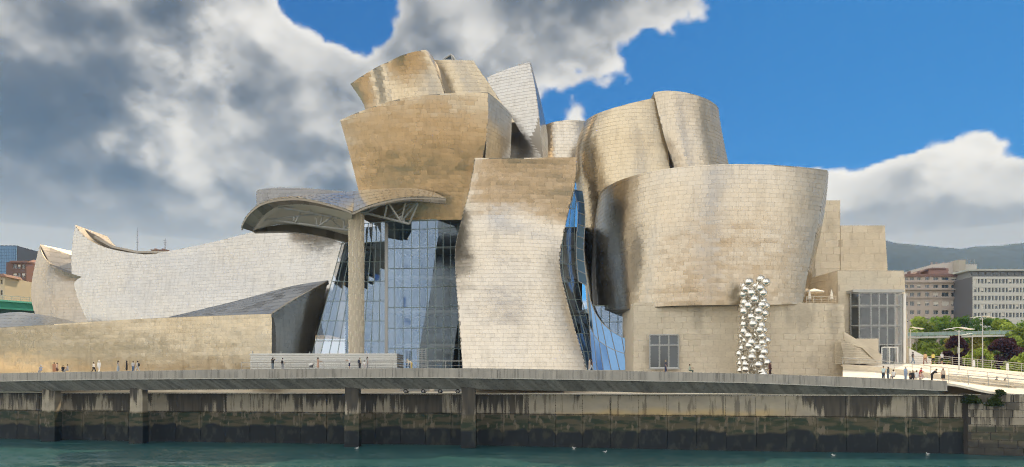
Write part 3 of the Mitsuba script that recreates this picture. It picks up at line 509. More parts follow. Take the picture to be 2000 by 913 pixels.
# ---------------------------------------------------------------- plaza and ramps on the right
VC = mat('coloured', princ((.5, .5, .5), .75)); scene[VC]['bsdf']['base_color'] = {'type': 'mesh_attribute', 'name': 'vertex_color'}
VCS = mat('coloured_shiny', princ((.5, .5, .5), .35, specular=.5)); scene[VCS]['bsdf']['base_color'] = {'type': 'mesh_attribute', 'name': 'vertex_color'}
def cpart(parent, name, m, c, smooth=False, mt=None, **k):
    if hasattr(m, 'to_mesh'):
        q = m.to_mesh(); m = trimesh.Trimesh(q.vert_properties[:, :3], q.tri_verts, process=False)
    return part(parent, name, m, mt or VC, smooth, color=np.tile(np.array(c, float), (len(m.vertices), 1)), **k)
BR = [(1640, 711.5, 112.3), (1775, 711.5, 112.3), (1850, 712.5, 112), (1905, 718, 107), (2000, 727.5, 100), (2150, 742, 92.5)]
FR = [(1646, 713.5, 105.5), (1722, 719.5, 103.5), (1849, 734, 100), (1941, 744, 97), (2000, 751, 95), (2150, 768, 91)]
sr = Surf([BR, FR], 40, 12)
struct('upper_plaza', sr.solid((0, 0, -.25)), PAVE)
struct('plaza_edge_wall', trimesh.Trimesh(*[(lambda P: (np.vstack([P + [0, -.02, .1], P + [0, -.02, .1] - [0, 0, 4], P + [0, .3, .1], P + [0, .3, .1] - [0, 0, 4]]), [[i, i + 1, n + i + 1] for i in range(n - 1)] + [[i, n + i + 1, n + i] for i in range(n - 1)] + [[i, 2 * n + i + 1, i + 1] for i in range(n - 1)] + [[i, 2 * n + i, 2 * n + i + 1] for i in range(n - 1)]))(sr.G[-1]) for n in [40]][0], process=False), STONE, uv=np.full((160, 2), .3))
xe = (1850 - 1000) / F * 93.2
struct('lower_landing', Surf([[(1646, 724, 105.4), (1722, 729, 103.4), (1849, 743, 99.9), (1941, 753, 96.9), (2000, 759, 94.9), (2150, 774, 90.9)], [(1646, 738, 98.2), (1722, 741.5, 97.2), (1849, 749, 93.35), (1941, 766, 92.7), (2000, 770.5, 91.95), (2150, 772, 90)]], 40, 12).solid((0, 0, -.3)), PAVE)
xe = (1850 - 1000) / F * 93.2
def pol(p, q, r): return bar(p, q, r, 5)
def railing(label, base, height=1.1, levels=(1., .66, .33), step=2.0, group='railings along the walks', name='railing', r=.035, c=(.45, .44, .41)):
    k = thing(name, label, 'railing', group); B = np.array(base, float)
    s = np.r_[0, np.cumsum(np.linalg.norm(np.diff(B, axis=0), axis=1))]
    f = lambda t: np.array([np.interp(t, s, B[:, i]) for i in range(3)])
    tt = np.arange(0, s[-1] + 1e-6, step)
    for t in tt: cpart(k, 'post', bar(f(t), f(t) + [0, 0, height], r * 1.2, 5), c)
    for l in levels:
        pts = [f(t) + [0, 0, height * l] for t in np.unique(np.r_[s, tt])]
        cpart(k, 'rail', cat([bar(a, b, r * (1.5 if l == 1. else .8), 5) for a, b in zip(pts[:-1], pts[1:]) if np.linalg.norm(b - a) > .05]), c)
    return k
railing('long curved railing at the far edge of the sunny plaza before the trees', [at(*p) for p in [(1776, 711.5, 111.6), (1850, 712.4, 111.4), (1905, 718, 106.5), (2000, 727.5, 99.6), (2120, 739, 93.5)]], 1.15, (1., .75, .5, .25), 2.2)
railing('sloping handrail along the front edge of the upper plaza above the seated people', [at(p[0], p[1] - 1.2, p[2] + .1) for p in FR[:5]], .95, (1., .55), 2.2)
railing('four bar railing beyond the end of the footbridge above the old stone wall', [(xe + .3, 93.4, 9.0), (64, 92.6, 8.3), (72, 91.4, 7.7), (85, 90, 7.6)], 1.2, (1., .75, .5, .25), 2.4)
railing('thin grey rail on the inner edge of the footbridge in front of the ribbed fence', [(x, deck_y(x) + 6.0, deck_z(x)) for x in np.linspace(at(468, 0, 110)[0], at(904, 0, 107)[0], 14)], 1.3, (1., .5), 2.6)
bench = thing('stone_bench', 'low pale stone bench where two people sit near the right edge', 'bench')
p0, p1 = at_z(1868, 98.4, 9.1), at_z(1984, 95.2, 8.2)
part(bench, 'seat', slab(p0 + [0, 0, .45], p1 + [0, 0, .45], .6, .14), PAVE)
for f_ in (.06, .5, .94): part(bench, 'leg', slab(p0 + (p1 - p0) * f_, p0 + (p1 - p0) * f_ + [0, 0, .38], .3, .5), STONE, uv=np.full((8, 2), .5))
# white sloping wall beside the glass bay
k = thing('white_ramp_wall', 'white triangular ramp wall behind the walkers beside the glass bay', 'wall')
cpart(k, 'slope', prism([at(1776, 681, 113.4), at(1819, 702, 113.4), at(1819, 713, 113.4), at(1776, 713, 113.4)], (0, 2.5, 0)), (.72, .72, .70))
# ---- glass bay, door, stair, terrace
def gbay():
    d = 111.6
    X = [1678, 1701, 1717, 1733, 1748, 1760]; Y = [572, 597, 636, 674, 712]
    xs_ = [at(x, 0, d)[0] for x in X]; zs_ = [at(0, y, d)[2] for y in Y]; yb = 113.75
    k = part(mu, 'glass_bay', cat([bar((x, d, zs_[0]), (x, d, zs_[-1]), .09, 5) for x in xs_] + [bar((xs_[0] - .85, d + .9, z), (xs_[0], d, z), .08, 5) for z in zs_] + [bar((xs_[0] - .85, d + .9, zs_[0]), (xs_[0] - .85, d + .9, zs_[-1]), .08, 5)] + [bar((xs_[0], d, z), (xs_[-1], d, z), .09, 5) for z in zs_] + [bar((xs_[-1], d, z), (xs_[-1] + .4, yb, z), .08, 5) for z in zs_]), METAL, label='tall glass bay with grey frame and white door at its foot')
    part(k, 'roof', box(xs_[0] - .95, xs_[-1] + .45, d - .12, yb, zs_[0] + .05, zs_[0] + .45), METAL)
    for i in range(4):
        for j in range(5):
            if i == 3 and j in (2, 3): continue
            x0, x1, z1, z0 = xs_[j] + .06, xs_[j + 1] - .06, zs_[i] - .06, zs_[i + 1] + .06; e = .01 * ((i * 7 + j * 5) % 3 - 1)
            part(k, 'pane', (np.array([[x0, d + e, z0], [x1, d - e, z0], [x1, d - e, z1], [x0, d + e, z1]]), np.array([[0, 1, 2], [0, 2, 3]])), GLASSB)
        z1, z0 = zs_[i] - .06, zs_[i + 1] + .06
        part(k, 'pane', (np.array([[xs_[0] - .8, d + .85, z0], [xs_[0] - .05, d + .05, z0], [xs_[0] - .05, d + .05, z1], [xs_[0] - .8, d + .85, z1]]), np.array([[0, 1, 2], [0, 2, 3]])), GLASSB)
        part(k, 'pane', (np.array([[xs_[-1] + .03, d + .1, z0], [xs_[-1] + .4, yb, z0], [xs_[-1] + .4, yb, z1], [xs_[-1] + .03, d + .1, z1]]), np.array([[0, 1, 2], [0, 2, 3]])), GLASSB)
    dr_ = part(mu, 'door', cat([bar(at(a, y0, d - .06), at(b, y1, d - .06), .10, 5) for a, y0, b, y1 in ((1722, 679, 1722, 711), (1737, 679, 1737, 711), (1753, 679, 1753, 711), (1722, 679, 1753, 679))]), WHITE, label='white framed double glass door')
    for a, b in ((1723.5, 1736), (1738.5, 1751.5)):
        q0, q1 = at(a, 711, d - .05), at(b, 680, d - .05)
        part(dr_, 'pane', (np.array([[q0[0], d - .05, q0[2]], [q1[0], d - .05, q0[2]], [q1[0], d - .05, q1[2]], [q0[0], d - .05, q1[2]]]), np.array([[0, 1, 2], [0, 2, 3]])), GLASSB)
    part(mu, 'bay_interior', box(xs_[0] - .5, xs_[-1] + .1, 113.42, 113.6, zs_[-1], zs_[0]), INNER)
    for z in zs_[1:3]: part(mu, 'bay_floor', box(xs_[0] - .2, xs_[-1], d + .3, 113.4, z - .2, z + .05), INLIT)
    part(mu, 'bay_side_post', box(at(1764.5, 0, 112)[0], at(1769.5, 0, 112)[0], 112, 113.6, zs_[-1], at(0, 574, 112)[2]), WHITE)
gbay()
# window in the base wall, looking onto trees
k = part(mu, 'window', cat([bar(at(a, b, 110.55), at(c, e, 110.55), .12, 5) for a, b, c, e in ((1269, 655, 1325, 655), (1269, 719, 1325, 719), (1269, 655, 1269, 719), (1325, 655, 1325, 719), (1288, 655, 1288, 719), (1306, 655, 1306, 719), (1269, 675, 1325, 675))] + [box(at(1267, 0, 110.5)[0], at(1327, 0, 110.5)[0], 110.3, 110.7, at(0, 722, 110.5)[2], at(0, 719.5, 110.5)[2])]), METAL, label='square six pane window in the limestone base')
for a, b in ((1269.5, 1287.5), (1288.5, 1305.5), (1306.5, 1324.5)):
    for c, e in ((655.5, 674.5), (675.5, 718.5)):
        q0, q1 = at(a, e, 110.6), at(b, c, 110.6); e_ = .05 * math.sin(a * 3 + c)
        part(k, 'pane', (np.array([[q0[0], 110.6, q0[2]], [q1[0], 110.6, q0[2]], [q1[0], 110.6 + e_, q1[2]], [q0[0], 110.6 + e_, q1[2]]]), np.array([[0, 1, 2], [0, 2, 3]])), PANE)
# outside stair
st = part(mu, 'stair', prism([at(1648, 648, 107.4), at(1722, 693, 107.4), at(1722, 712, 107.4), at(1716, 712, 107.4), at(1684, 680, 107.4), at(1672, 677, 107.4), at(1650, 666, 107.4)], (0, .5, 0)), STONE, uv=None, label='outside stair rising behind a sloping stone parapet')
scene[st] = {**scene[st], **{}}
for i in range(13):
    y0 = 711 - i * 3.4; xr = 1714 - i * 3.9
    z0, z1 = at(0, y0, 106.2 + i * .1)[2], at(0, y0 - 3.0, 106.2 + i * .1)[2]
    part(st, 'step', box(at(1650.5, 0, 106)[0], at(xr, 0, 106)[0], 106 + i * .11, 109.4, z0, z1), STONE, uv=np.full((8, 2), (i * .37) % 1))
part(st, 'landing_wall', box(at(1649.5, 0, 109.4)[0], at(1716, 0, 109.4)[0], 109.42, 109.6, 9.5, at(0, 662, 109.4)[2]), STONE, uv=np.full((8, 2), .4))
# terrace balustrade and parasols
tz = at(0, 594, 110)[2]
railing('pale rail round the upper terrace under the parasol', [(at(x, 0, d)[0], d, tz) for x, d in ((1575, 110.7), (1606, 110.7), (1634, 110.7))], 1.15, (1., .6, .3), 1.1, c=(.62, .56, .44))
def parasol(px, d, label, open_=True, h=2.6):
    k = thing('parasol', label, 'parasol', 'parasols on the upper terrace'); x = at(px, 0, d)[0]
    cpart(k, 'pole', bar((x, d, tz), (x, d, tz + h), .035, 6), (.5, .48, .45))
    if open_:
        n = 8; t = np.arange(n) * 2 * np.pi / n; R_ = 1.55
        v = np.vstack([[[x, d, tz + h + .05]], np.c_[x + .8 * np.cos(t), d + .8 * np.sin(t), np.full(n, tz + h - .22)], np.c_[x + R_ * np.cos(t), d + R_ * np.sin(t), np.full(n, tz + h - .45)], np.c_[x + R_ * np.cos(t), d + R_ * np.sin(t), np.full(n, tz + h - .6)], [[x, d, tz + h - .1]]])
        f = []
        for i in range(n):
            j = (i + 1) % n; f += [[0, 1 + i, 1 + j], [1 + i, 9 + i, 9 + j], [1 + i, 9 + j, 1 + j], [9 + i, 17 + i, 17 + j], [9 + i, 17 + j, 9 + j], [25, 17 + j, 17 + i]]
        cpart(k, 'canopy', trimesh.Trimesh(v, np.array(f), process=False), (.78, .74, .66))
        cpart(k, 'finial', trimesh.creation.icosphere(1, .06).apply_translation((x, d, tz + h + .1)), (.7, .7, .68))
    else:
        cpart(k, 'canopy', trimesh.creation.revolve([[.03, 1.0], [.30, .9], [.24, 1.4], [.12, 2.0], [.05, 2.3], [0, 2.35]], sections=8).apply_translation((x, d, tz)), (.78, .74, .66))
parasol(1590, 113, 'open white parasol on the upper terrace')
parasol(1581, 111.6, 'folded white parasol next to the drum edge on the upper terrace', False, 2.2)
parasol(1624, 111.8, 'folded white parasol at the right end of the terrace rail', False, 2.5)
# ---- ribbed fence
FENCE = plain('pale_metal', (.62, .62, .58), .6)
fe = thing('ribbed_fence', 'tall fence of pale grey horizontal metal ribs in front of the glass atrium', 'fence')
fx0, fx1, fd = at(489, 0, 111)[0], at(775, 0, 111)[0], 111.0; ft = at(0, 691, 111)[2]
for i in range(11):
    z0 = ft - .36 * (i + 1)
    if z0 < 9.3: break
    sl = 1.3 * 0
    part(fe, 'rib', hullpts([(x, fd + dy, z) for x in (fx0, fx1) for dy, z in ((0, z0 + .01), (-.05, z0 + .1), (-.05, z0 + .26), (0, z0 + .35), (.05, z0 + .01), (.05, z0 + .35))]), FENCE)
    part(fe, 'end_rib', hullpts([(fx1 + .04 + dx, y, z) for y in (fd, fd + 6) for dx, z in ((0, z0 + .03), (.07, z0 + .1), (.07, z0 + .26), (0, z0 + .33), (-.03, z0 + .03), (-.03, z0 + .33))]), DSTEEL)
for x in np.linspace(fx0 + .3, fx1 - .3, 6): part(fe, 'post', box(x - .06, x + .06, fd + .06, fd + .16, 9.3, ft + .35), METAL)
# bent figure beside the fence
# ---- ladder frame by the glass wall
la = thing('ladder_frame', 'grey ladder like frame leaning at the glass wall right of the ribbed fence', 'ladder')
for px in (816, 824, 832): part(la, 'upright', bar(at(px, 681, 117), at(px, 745, 116.6), .06, 5), METAL)
for y in np.arange(683, 740, 4.2): part(la, 'rung', bar(at(816, y, 116.95), at(832, y, 116.95), .045, 5), METAL)

# ---------------------------------------------------------------- tower of steel balls (a plain stack of tiers)
to = thing('steel_ball_tower', 'tall tower of stacked mirror polished steel balls in front of the limestone base', 'sculpture')
rt = np.random.default_rng(12); bx, by, bd = at(1473, 0, 105.5)[0], 105.5, .63
part(to, 'base', trimesh.creation.cylinder(1.9, .25, sections=32).apply_translation((bx, by, 9.35)), STONE, uv=None)
zt = at(0, 536, 105.5)[2]; lay = 18; dz = (zt - bd - 10.0) / (lay - 1)
ball = trimesh.creation.icosphere(3, bd)
for i in range(lay):
    n = 6 if i < 7 else 5 if i < 15 else 4 if i < 17 else 1
    R_ = 1.80 - .022 * i
    for j in range(n + (1 if i < 15 else 0)):
        a = j * 2 * math.pi / n + i * .75 + .35 * rt.uniform(-1, 1)
        r_ = (R_ * rt.uniform(.72, 1.10) if j < n else .35) + (.35 if i < 6 and j == 0 else 0)
        x_ = bx + r_ * math.cos(a); y_ = by + r_ * math.sin(a)
        part(to, 'ball', ball.copy().apply_translation((x_, y_, 10.0 + i * dz + .26 * rt.uniform(-1, 1))), MIRROR, True)
part(to, 'core_rod', cat([bar((bx + .5 * math.cos(a), by + .5 * math.sin(a), 9.4), (bx + .5 * math.cos(a), by + .5 * math.sin(a), zt - 1.2), .09, 8) for a in (0, 2.1, 4.2)][:1]), MIRROR)

# ---------------------------------------------------------------- lamps
def lamp(px, ytop, d, zbase, label, heads):
    k = thing('street_lamp', label, 'street lamp', 'street lamps on the plaza'); x, _, z = at(px, ytop, d)
    cpart(k, 'post', bar((x, d, zbase), (x, d, z), .11, 8, .07), (.55, .56, .54))
    for s in heads:
        e = .3; c = np.array([x + s * .18, d, z])
        m = hullpts([c + [s * t * 1.75, y_, dz_ + (.45 * (1 - abs(t * 2 - .9)) if False else .28 * (1 - t))] for t in (0, .5, 1) for y_ in (-.45, .45) for dz_ in (.03, .10)])
        cpart(k, 'head', m, (.80, .80, .78))
        cpart(k, 'bracket', bar((x, d, z - .25), c + [s * .8, 0, .1], .035, 5), (.5, .5, .5))
lamp(1873, 645, 104, 10.8, 'tall lamp post with two white wing shaped heads standing on the plaza', (-1, 1))
lamp(1919, 622, 128, 9.5, 'tallest lamp post, two white heads, behind the plaza railing among the trees', (-1, 1))
lamp(1778, 644, 116, 9.5, 'lamp post with one white head just right of the limestone corner', (1,))
lamp(1899, 656, 125, 9.5, 'shorter lamp post with one head left of it between the dark red trees', (-1,))

# ---------------------------------------------------------------- far buildings
def facade(name, label, px0, px1, ytop, ybot, d, rows, cols, wall, depth=14, frame=(.6, .6, .58), glass=PANE, group=None, catg='building', side=None, balcony=()):
    k = thing(name, label, catg, group); Fp = lambda px: (px - 1000) / F * d; Fz = lambda y: CZ + (HY - y) / F * d
    x0, x1, zt, zb = Fp(px0), Fp(px1), Fz(ytop), 7.3
    cpart(k, 'wall', cat([box(x0 + .02, x1 - .02, d + .45, d + depth, zb, zt - .02)] + (lambda L_: L_)([
        box(x0, x1, d, d + .5, a, b) for a, b in zip([zb] + [Fz(y - h / 2) for y, h in rows], [Fz(y + h / 2) for y, h in rows][::1] + [zt]) ] if False else [])), side or wall)
    zs_ = sorted([(Fz(y + h / 2), Fz(y - h / 2)) for y, h in rows]); lo = zb
    bands = []
    for a, b in zs_ + [(zt, zt)]:
        if a - lo > .05: bands.append(box(x0, x1, d, d + .5, lo, a))
        lo = b
    cs = sorted([(Fp(x - w / 2), Fp(x + w / 2)) for x, w in cols])
    for a, b in zs_:
        lo = x0
        for c, e in cs + [(x1, x1)]:
            if c - lo > .03: bands.append(box(lo, c, d + .01, d + .5, a - .002, b + .002))
            lo = e
    cpart(k, 'facade', cat(bands), wall)
    rr = np.random.default_rng(int(px0 * 7) % 999)
    for a, b in zs_:
        for c, e in cs:
            w = part(k, 'window', box(c, e, d + .34, d + .40, a, b), glass)
            t = .07
            if e - c > .7:
                blind = rr.uniform() < .35
                cpart(w, 'frame', cat([box(c, c + t, d + .27, d + .33, a, b), box(e - t, e, d + .27, d + .33, a, b), box(c + t, e - t, d + .27, d + .33, a, a + t), box(c + t, e - t, d + .27, d + .33, b - t, b), box((c + e) / 2 - t / 2, (c + e) / 2 + t / 2, d + .27, d + .33, a + t, b - t)]), frame)
                if blind: cpart(w, 'blind', box(c + t, e - t, d + .29, d + .335, b - (b - a) * rr.uniform(.3, 1), b - t), (.62, .60, .55))
    for y0, y1, out in balcony:
        cpart(k, 'balcony', box(x0 - .1, x1 + .1, d - out, d - .01, Fz(y1), Fz(y0)), tuple(.85 * c for c in wall))
    return k
kA = facade('apartment_building', 'brownish grey apartment block with mansard roof and rows of windows behind the trees', 1766, 1897, 541, 620, 282, [(545, 6), (560, 6.5), (576, 8), (593.5, 9), (610.5, 8), (626, 8)], [(1771, 6), (1781.5, 8.5), (1795, 7), (1811, 8), (1828, 10), (1846.5, 14), (1865, 14), (1881, 9), (1893, 6)], (.44, .385, .34), balcony=((551.5, 553, .8), (565.5, 567.5, 1.1), (581, 584, .5)))
q = lambda px, y, d, dy=0: at(px, y, d) + [0, dy, 0]
cpart(kA, 'roof', prism([at(1764, 541, 281.6), at(1898, 541, 281.6), at(1888, 535.5, 281.6), at(1768, 535.5, 281.6)], (0, 12, 0)), (.20, .12, .10))
for a, b in ((1773, 3), (1792, 3), (1868, 4)): cpart(kA, 'chimney', box(at(a, 0, 285)[0], at(a + b, 0, 285)[0], 284, 285.5, at(0, 537, 285)[2], at(0, 531, 285)[2]), (.18, .12, .11))
kA2 = thing('rust_roofed_house', 'low rust brown top storey with a sloping roof above the apartment block', 'building')
cpart(kA2, 'wall', box(at(1808, 0, 300)[0], at(1847, 0, 300)[0], 298, 310, 7.3, at(0, 526, 300)[2]), (.27, .17, .15))
cpart(kA2, 'roof', prism([at(1792, 534, 297.5), at(1806, 527, 297.5), at(1822, 523.5, 297.5), at(1848, 524, 297.5), at(1848, 526.5, 297.5), at(1812, 527, 297.5), at(1796, 535, 297.5)], (0, 14, 0)), (.16, .10, .085))
kW = thing('white_building', 'pale building with rounded roof line and boxy stair tower behind the rust roof', 'building')
cpart(kW, 'wall', prism([at(1804, 545, 330), at(1804, 522, 330), at(1822, 517, 330), at(1848, 514, 330), at(1874, 513.5, 330), at(1890, 528, 330), at(1890, 545, 330)], (0, 18, 0)), (.50, .47, .45))
cpart(kW, 'stair_tower', box(at(1872, 0, 326)[0], at(1886, 0, 326)[0], 326, 340, 30, at(0, 508, 326)[2]), (.40, .38, .33))
cpart(kW, 'roof_house', box(at(1886, 0, 327)[0], at(1908, 0, 327)[0], 327, 340, 30, at(0, 517, 327)[2]), (.48, .48, .46))
for x in (1890, 1896, 1903): cpart(kW, 'mast', bar(at(x, 518, 328), at(x, 507.5, 328), .12, 5), (.3, .3, .3))
for x in (1820, 1829, 1843, 1854): cpart(kW, 'vent', box(at(x, 0, 331)[0], at(x + 2, 0, 331)[0], 331, 332, at(0, 520, 331)[2], at(0, 512.2, 331)[2]), (.25, .22, .22))
kB = facade('office_building', 'pale grey office block with bands of bluish windows at right edge', 1901, 2032, 541, 625, 270, [(550, 9), (567, 9), (583, 9), (599.5, 9), (616, 9)], [(1905 + i * 6.85, 6.0 if i % 2 == 0 else 3.6) for i in range(19)], (.50, .51, .49), side=(.12, .12, .13), frame=(.42, .45, .48))
cpart(kB, 'top_storey', box(at(1894, 0, 274)[0], at(2034, 0, 274)[0], 274, 284, 40, at(0, 529, 274)[2]), (.30, .31, .31))
cpart(kB, 'cornice', box(at(1891, 0, 272)[0], at(2034, 0, 272)[0], 272, 284, at(0, 529.5, 272)[2], at(0, 526, 272)[2]), (.42, .44, .42))
for i in range(9): part(kB, 'window', box(at(1898 + i * 14, 0, 273.7)[0], at(1908 + i * 14, 0, 273.7)[0], 273.7, 273.9, at(0, 538.5, 273.7)[2], at(0, 532, 273.7)[2]), PANE)
# left side
kL = facade('brick_apartment_block', 'dark brown brick apartment block behind the green bridge at far left', 12, 51.5, 513, 590, 258, [(521, 8), (538, 8), (555, 8), (571, 8)], [(29, 8), (37, 6), (45.5, 7)], (.135, .085, .07), depth=12, frame=(.62, .6, .57), side=(.25, .14, .11))
cpart(kL, 'side_wall', prism([at(51.6, 512, 258), at(66.5, 508, 268), at(66.5, 600, 268), at(51.6, 600, 258)], (1, 6, 0)), (.25, .14, .11))
cpart(kL, 'cornice', box(at(19, 0, 257.5)[0], at(53, 0, 257.5)[0], 257.4, 262, at(0, 513.5, 257.5)[2], at(0, 510, 257.5)[2]), (.20, .12, .10))
TOWGL = plain('tower_glass', (.10, .17, .27), .15, metallic=.7)
kT = thing('glass_tower', 'blue glass office tower at the far left edge', 'building')
tx0, tx1, td = at(-40, 0, 520)[0], at(31, 0, 520)[0], 520
cpart(kT, 'body', box(tx0, tx1, td, td + 40, 7.3, at(0, 480, td)[2]), (.05, .06, .08))
cpart(kT, 'side', prism([at(31.2, 481, td), at(39, 485, td + 40), at(39, 640, td + 40), at(31.2, 640, td)], (.5, 0, 0)), (.20, .33, .48))
for i in range(12):
    for j in range(8):
        a, b = at(-6 + j * 4.7, 481.5 + i * 6.3, td - .3), at(-6 + j * 4.7 + 4.3, 481.5 + i * 6.3 + 5.8, td - .3)
        if a[0] < tx1: part(kT, 'window', box(a[0], min(b[0], tx1), td - .3, td - .02, b[2], a[2]), TOWGL)
kH = facade('cream_house', 'small cream house beside the brick block at the left edge', -40, 9, 541, 590, 230, [(551, 9), (572, 9)], [(3, 4), (-8, 4)], (.52, .46, .33))
cpart(kH, 'roof', prism([at(-42, 541, 229), at(12, 541, 229), at(6, 535, 229), at(-42, 535, 229)], (0, 8, 0)), (.25, .15, .11))
kG = thing('green_bridge', 'green painted steel girder road bridge entering behind the museum at left', 'bridge')
GB = (.025, .20, .13)
for nm, ys_, c, dy in (('girder', ((592, 605.5), (586, 601)), GB, 0),):
    cpart(kG, nm, prism([at(-60, 583.5, 170), at(84, 594, 165), at(84, 607, 165), at(-60, 598, 170)], (0, .8, 0)), GB)
cpart(kG, 'flange', slab(at(-60, 583.2, 169.6), at(84, 593.7, 164.6), 1.2, .35), (.10, .36, .26))
cpart(kG, 'lower_flange', slab(at(-60, 598.4, 169.8), at(84, 607.4, 164.8), 1.3, .35), (.03, .22, .15))
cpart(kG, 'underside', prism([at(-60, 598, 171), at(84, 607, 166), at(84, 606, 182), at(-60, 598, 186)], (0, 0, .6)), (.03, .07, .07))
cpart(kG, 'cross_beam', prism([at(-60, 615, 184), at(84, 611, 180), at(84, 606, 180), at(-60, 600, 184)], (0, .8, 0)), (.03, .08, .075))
railing('thin parapet rail on top of the green bridge', [at(-60, 582, 171), at(10, 587, 168), at(76, 592, 166)], 1.0, (1., .5), 2.5, c=(.3, .36, .34))
kR = thing('rooftop_building', 'roof of a brown building just showing behind the dip of the gallery wing', 'building')
cpart(kR, 'wall', box(at(296, 0, 215)[0], at(326, 0, 215)[0], 215, 226, 7.3, at(0, 490, 215)[2]), (.34, .28, .24))
cpart(kR, 'roof', box(at(295, 0, 215)[0], at(327, 0, 215)[0], 214.6, 226.4, at(0, 490, 215)[2], at(0, 488.3, 215)[2]), (.2, .13, .11))
for a, b in ((301, 4), (316, 4)): cpart(kR, 'chimney', box(at(a, 0, 216)[0], at(a + b, 0, 216)[0], 216, 217, at(0, 489, 216)[2], at(0, 486, 216)[2]), (.3, .2, .17))
def mast(px, y0, y1, d, label, arms):
    k = thing('antenna_mast', label, 'antenna'); cpart(k, 'pole', bar(at(px, y1, d), at(px, y0, d), .12, 5, .05), (.22, .22, .23))
    for y, w in arms: cpart(k, 'aerial', bar(at(px - w, y, d), at(px + w, y + .6, d), .06, 4), (.25, .25, .26))
mast(268, 445, 500, 215.5, 'taller thin antenna mast above the gallery wing', ((460, 1), (474, 2.5)))
mast(322.5, 466, 490, 216.5, 'short television aerial with cross bars on the brown roof', ((470, 4), (474, 3), (478, 2)))
# far footbridge
kf = thing('glass_sided_footbridge', 'raised footbridge with a pale glass parapet crossing in front of the far trees', 'footbridge')
fb0, fb1 = at(1760, 661, 150), at(2040, 655, 150)
cpart(kf, 'deck', slab(fb0, fb1, 3, .35), (.55, .57, .55))
for i in range(24):
    a = fb0 + (fb1 - fb0) * (i + .04) / 24; b = fb0 + (fb1 - fb0) * (i + .96) / 24
    cpart(kf, 'panel', slab(a + [0, -1.4, .6], b + [0, -1.4, .6], .05, .62), (.26, .38, .36), mt=VCS)
cpart(kf, 'rail', slab(fb0 + [0, -1.4, .98], fb1 + [0, -1.4, .98], .1, .08), (.5, .54, .52))
for f_ in (.105, .4, .7): cpart(kf, 'column', bar((fb0 + (fb1 - fb0) * f_) * [1, 1, 0] + [0, 0, 7.3], fb0 + (fb1 - fb0) * f_, .3, 8), (.5, .5, .48))

# ---------------------------------------------------------------- hills
rh = []
nx, ny = 170, 22
hx = np.linspace(-1500, 4200, nx); H = []
for i, x in enumerate(hx):
    base = 530 * np.clip((x + 300) / 1500, 0, 1) ** .7 * (1 - .05 * np.clip((x - 1500) / 2500, 0, 1))
    for j in range(ny):
        t = j / (ny - 1); y = 1500 + 1500 * t
        z = 7 + base * math.sin(min(t * 1.06, 1) * math.pi / 2) ** 1.5
        H.append((x, y, z))
H = np.array(H); H[:, 2] += (meshkit.fbm(H * [1 / 420, 1 / 420, 0], 4, 3) - .5) * 90 * np.clip(H[:, 2] / 200, 0, 1) + (meshkit.noise(H * [1 / 14, 1 / 14, 0], 6) - .5) * 9 * np.clip(H[:, 2] / 200, 0, 1)
fq = np.array([[i * ny + j, (i + 1) * ny + j, (i + 1) * ny + j + 1, i * ny + j + 1] for i in range(nx - 1) for j in range(ny - 1)])
struct('hills', (H, fq), plain('hill_forest', lambda p, n, uv: mix(C3((.014, .022, .014)), C3((.026, .035, .02)), fbm(p.x * .012, p.y * .012, p.z * .02, 4)), .95), True)

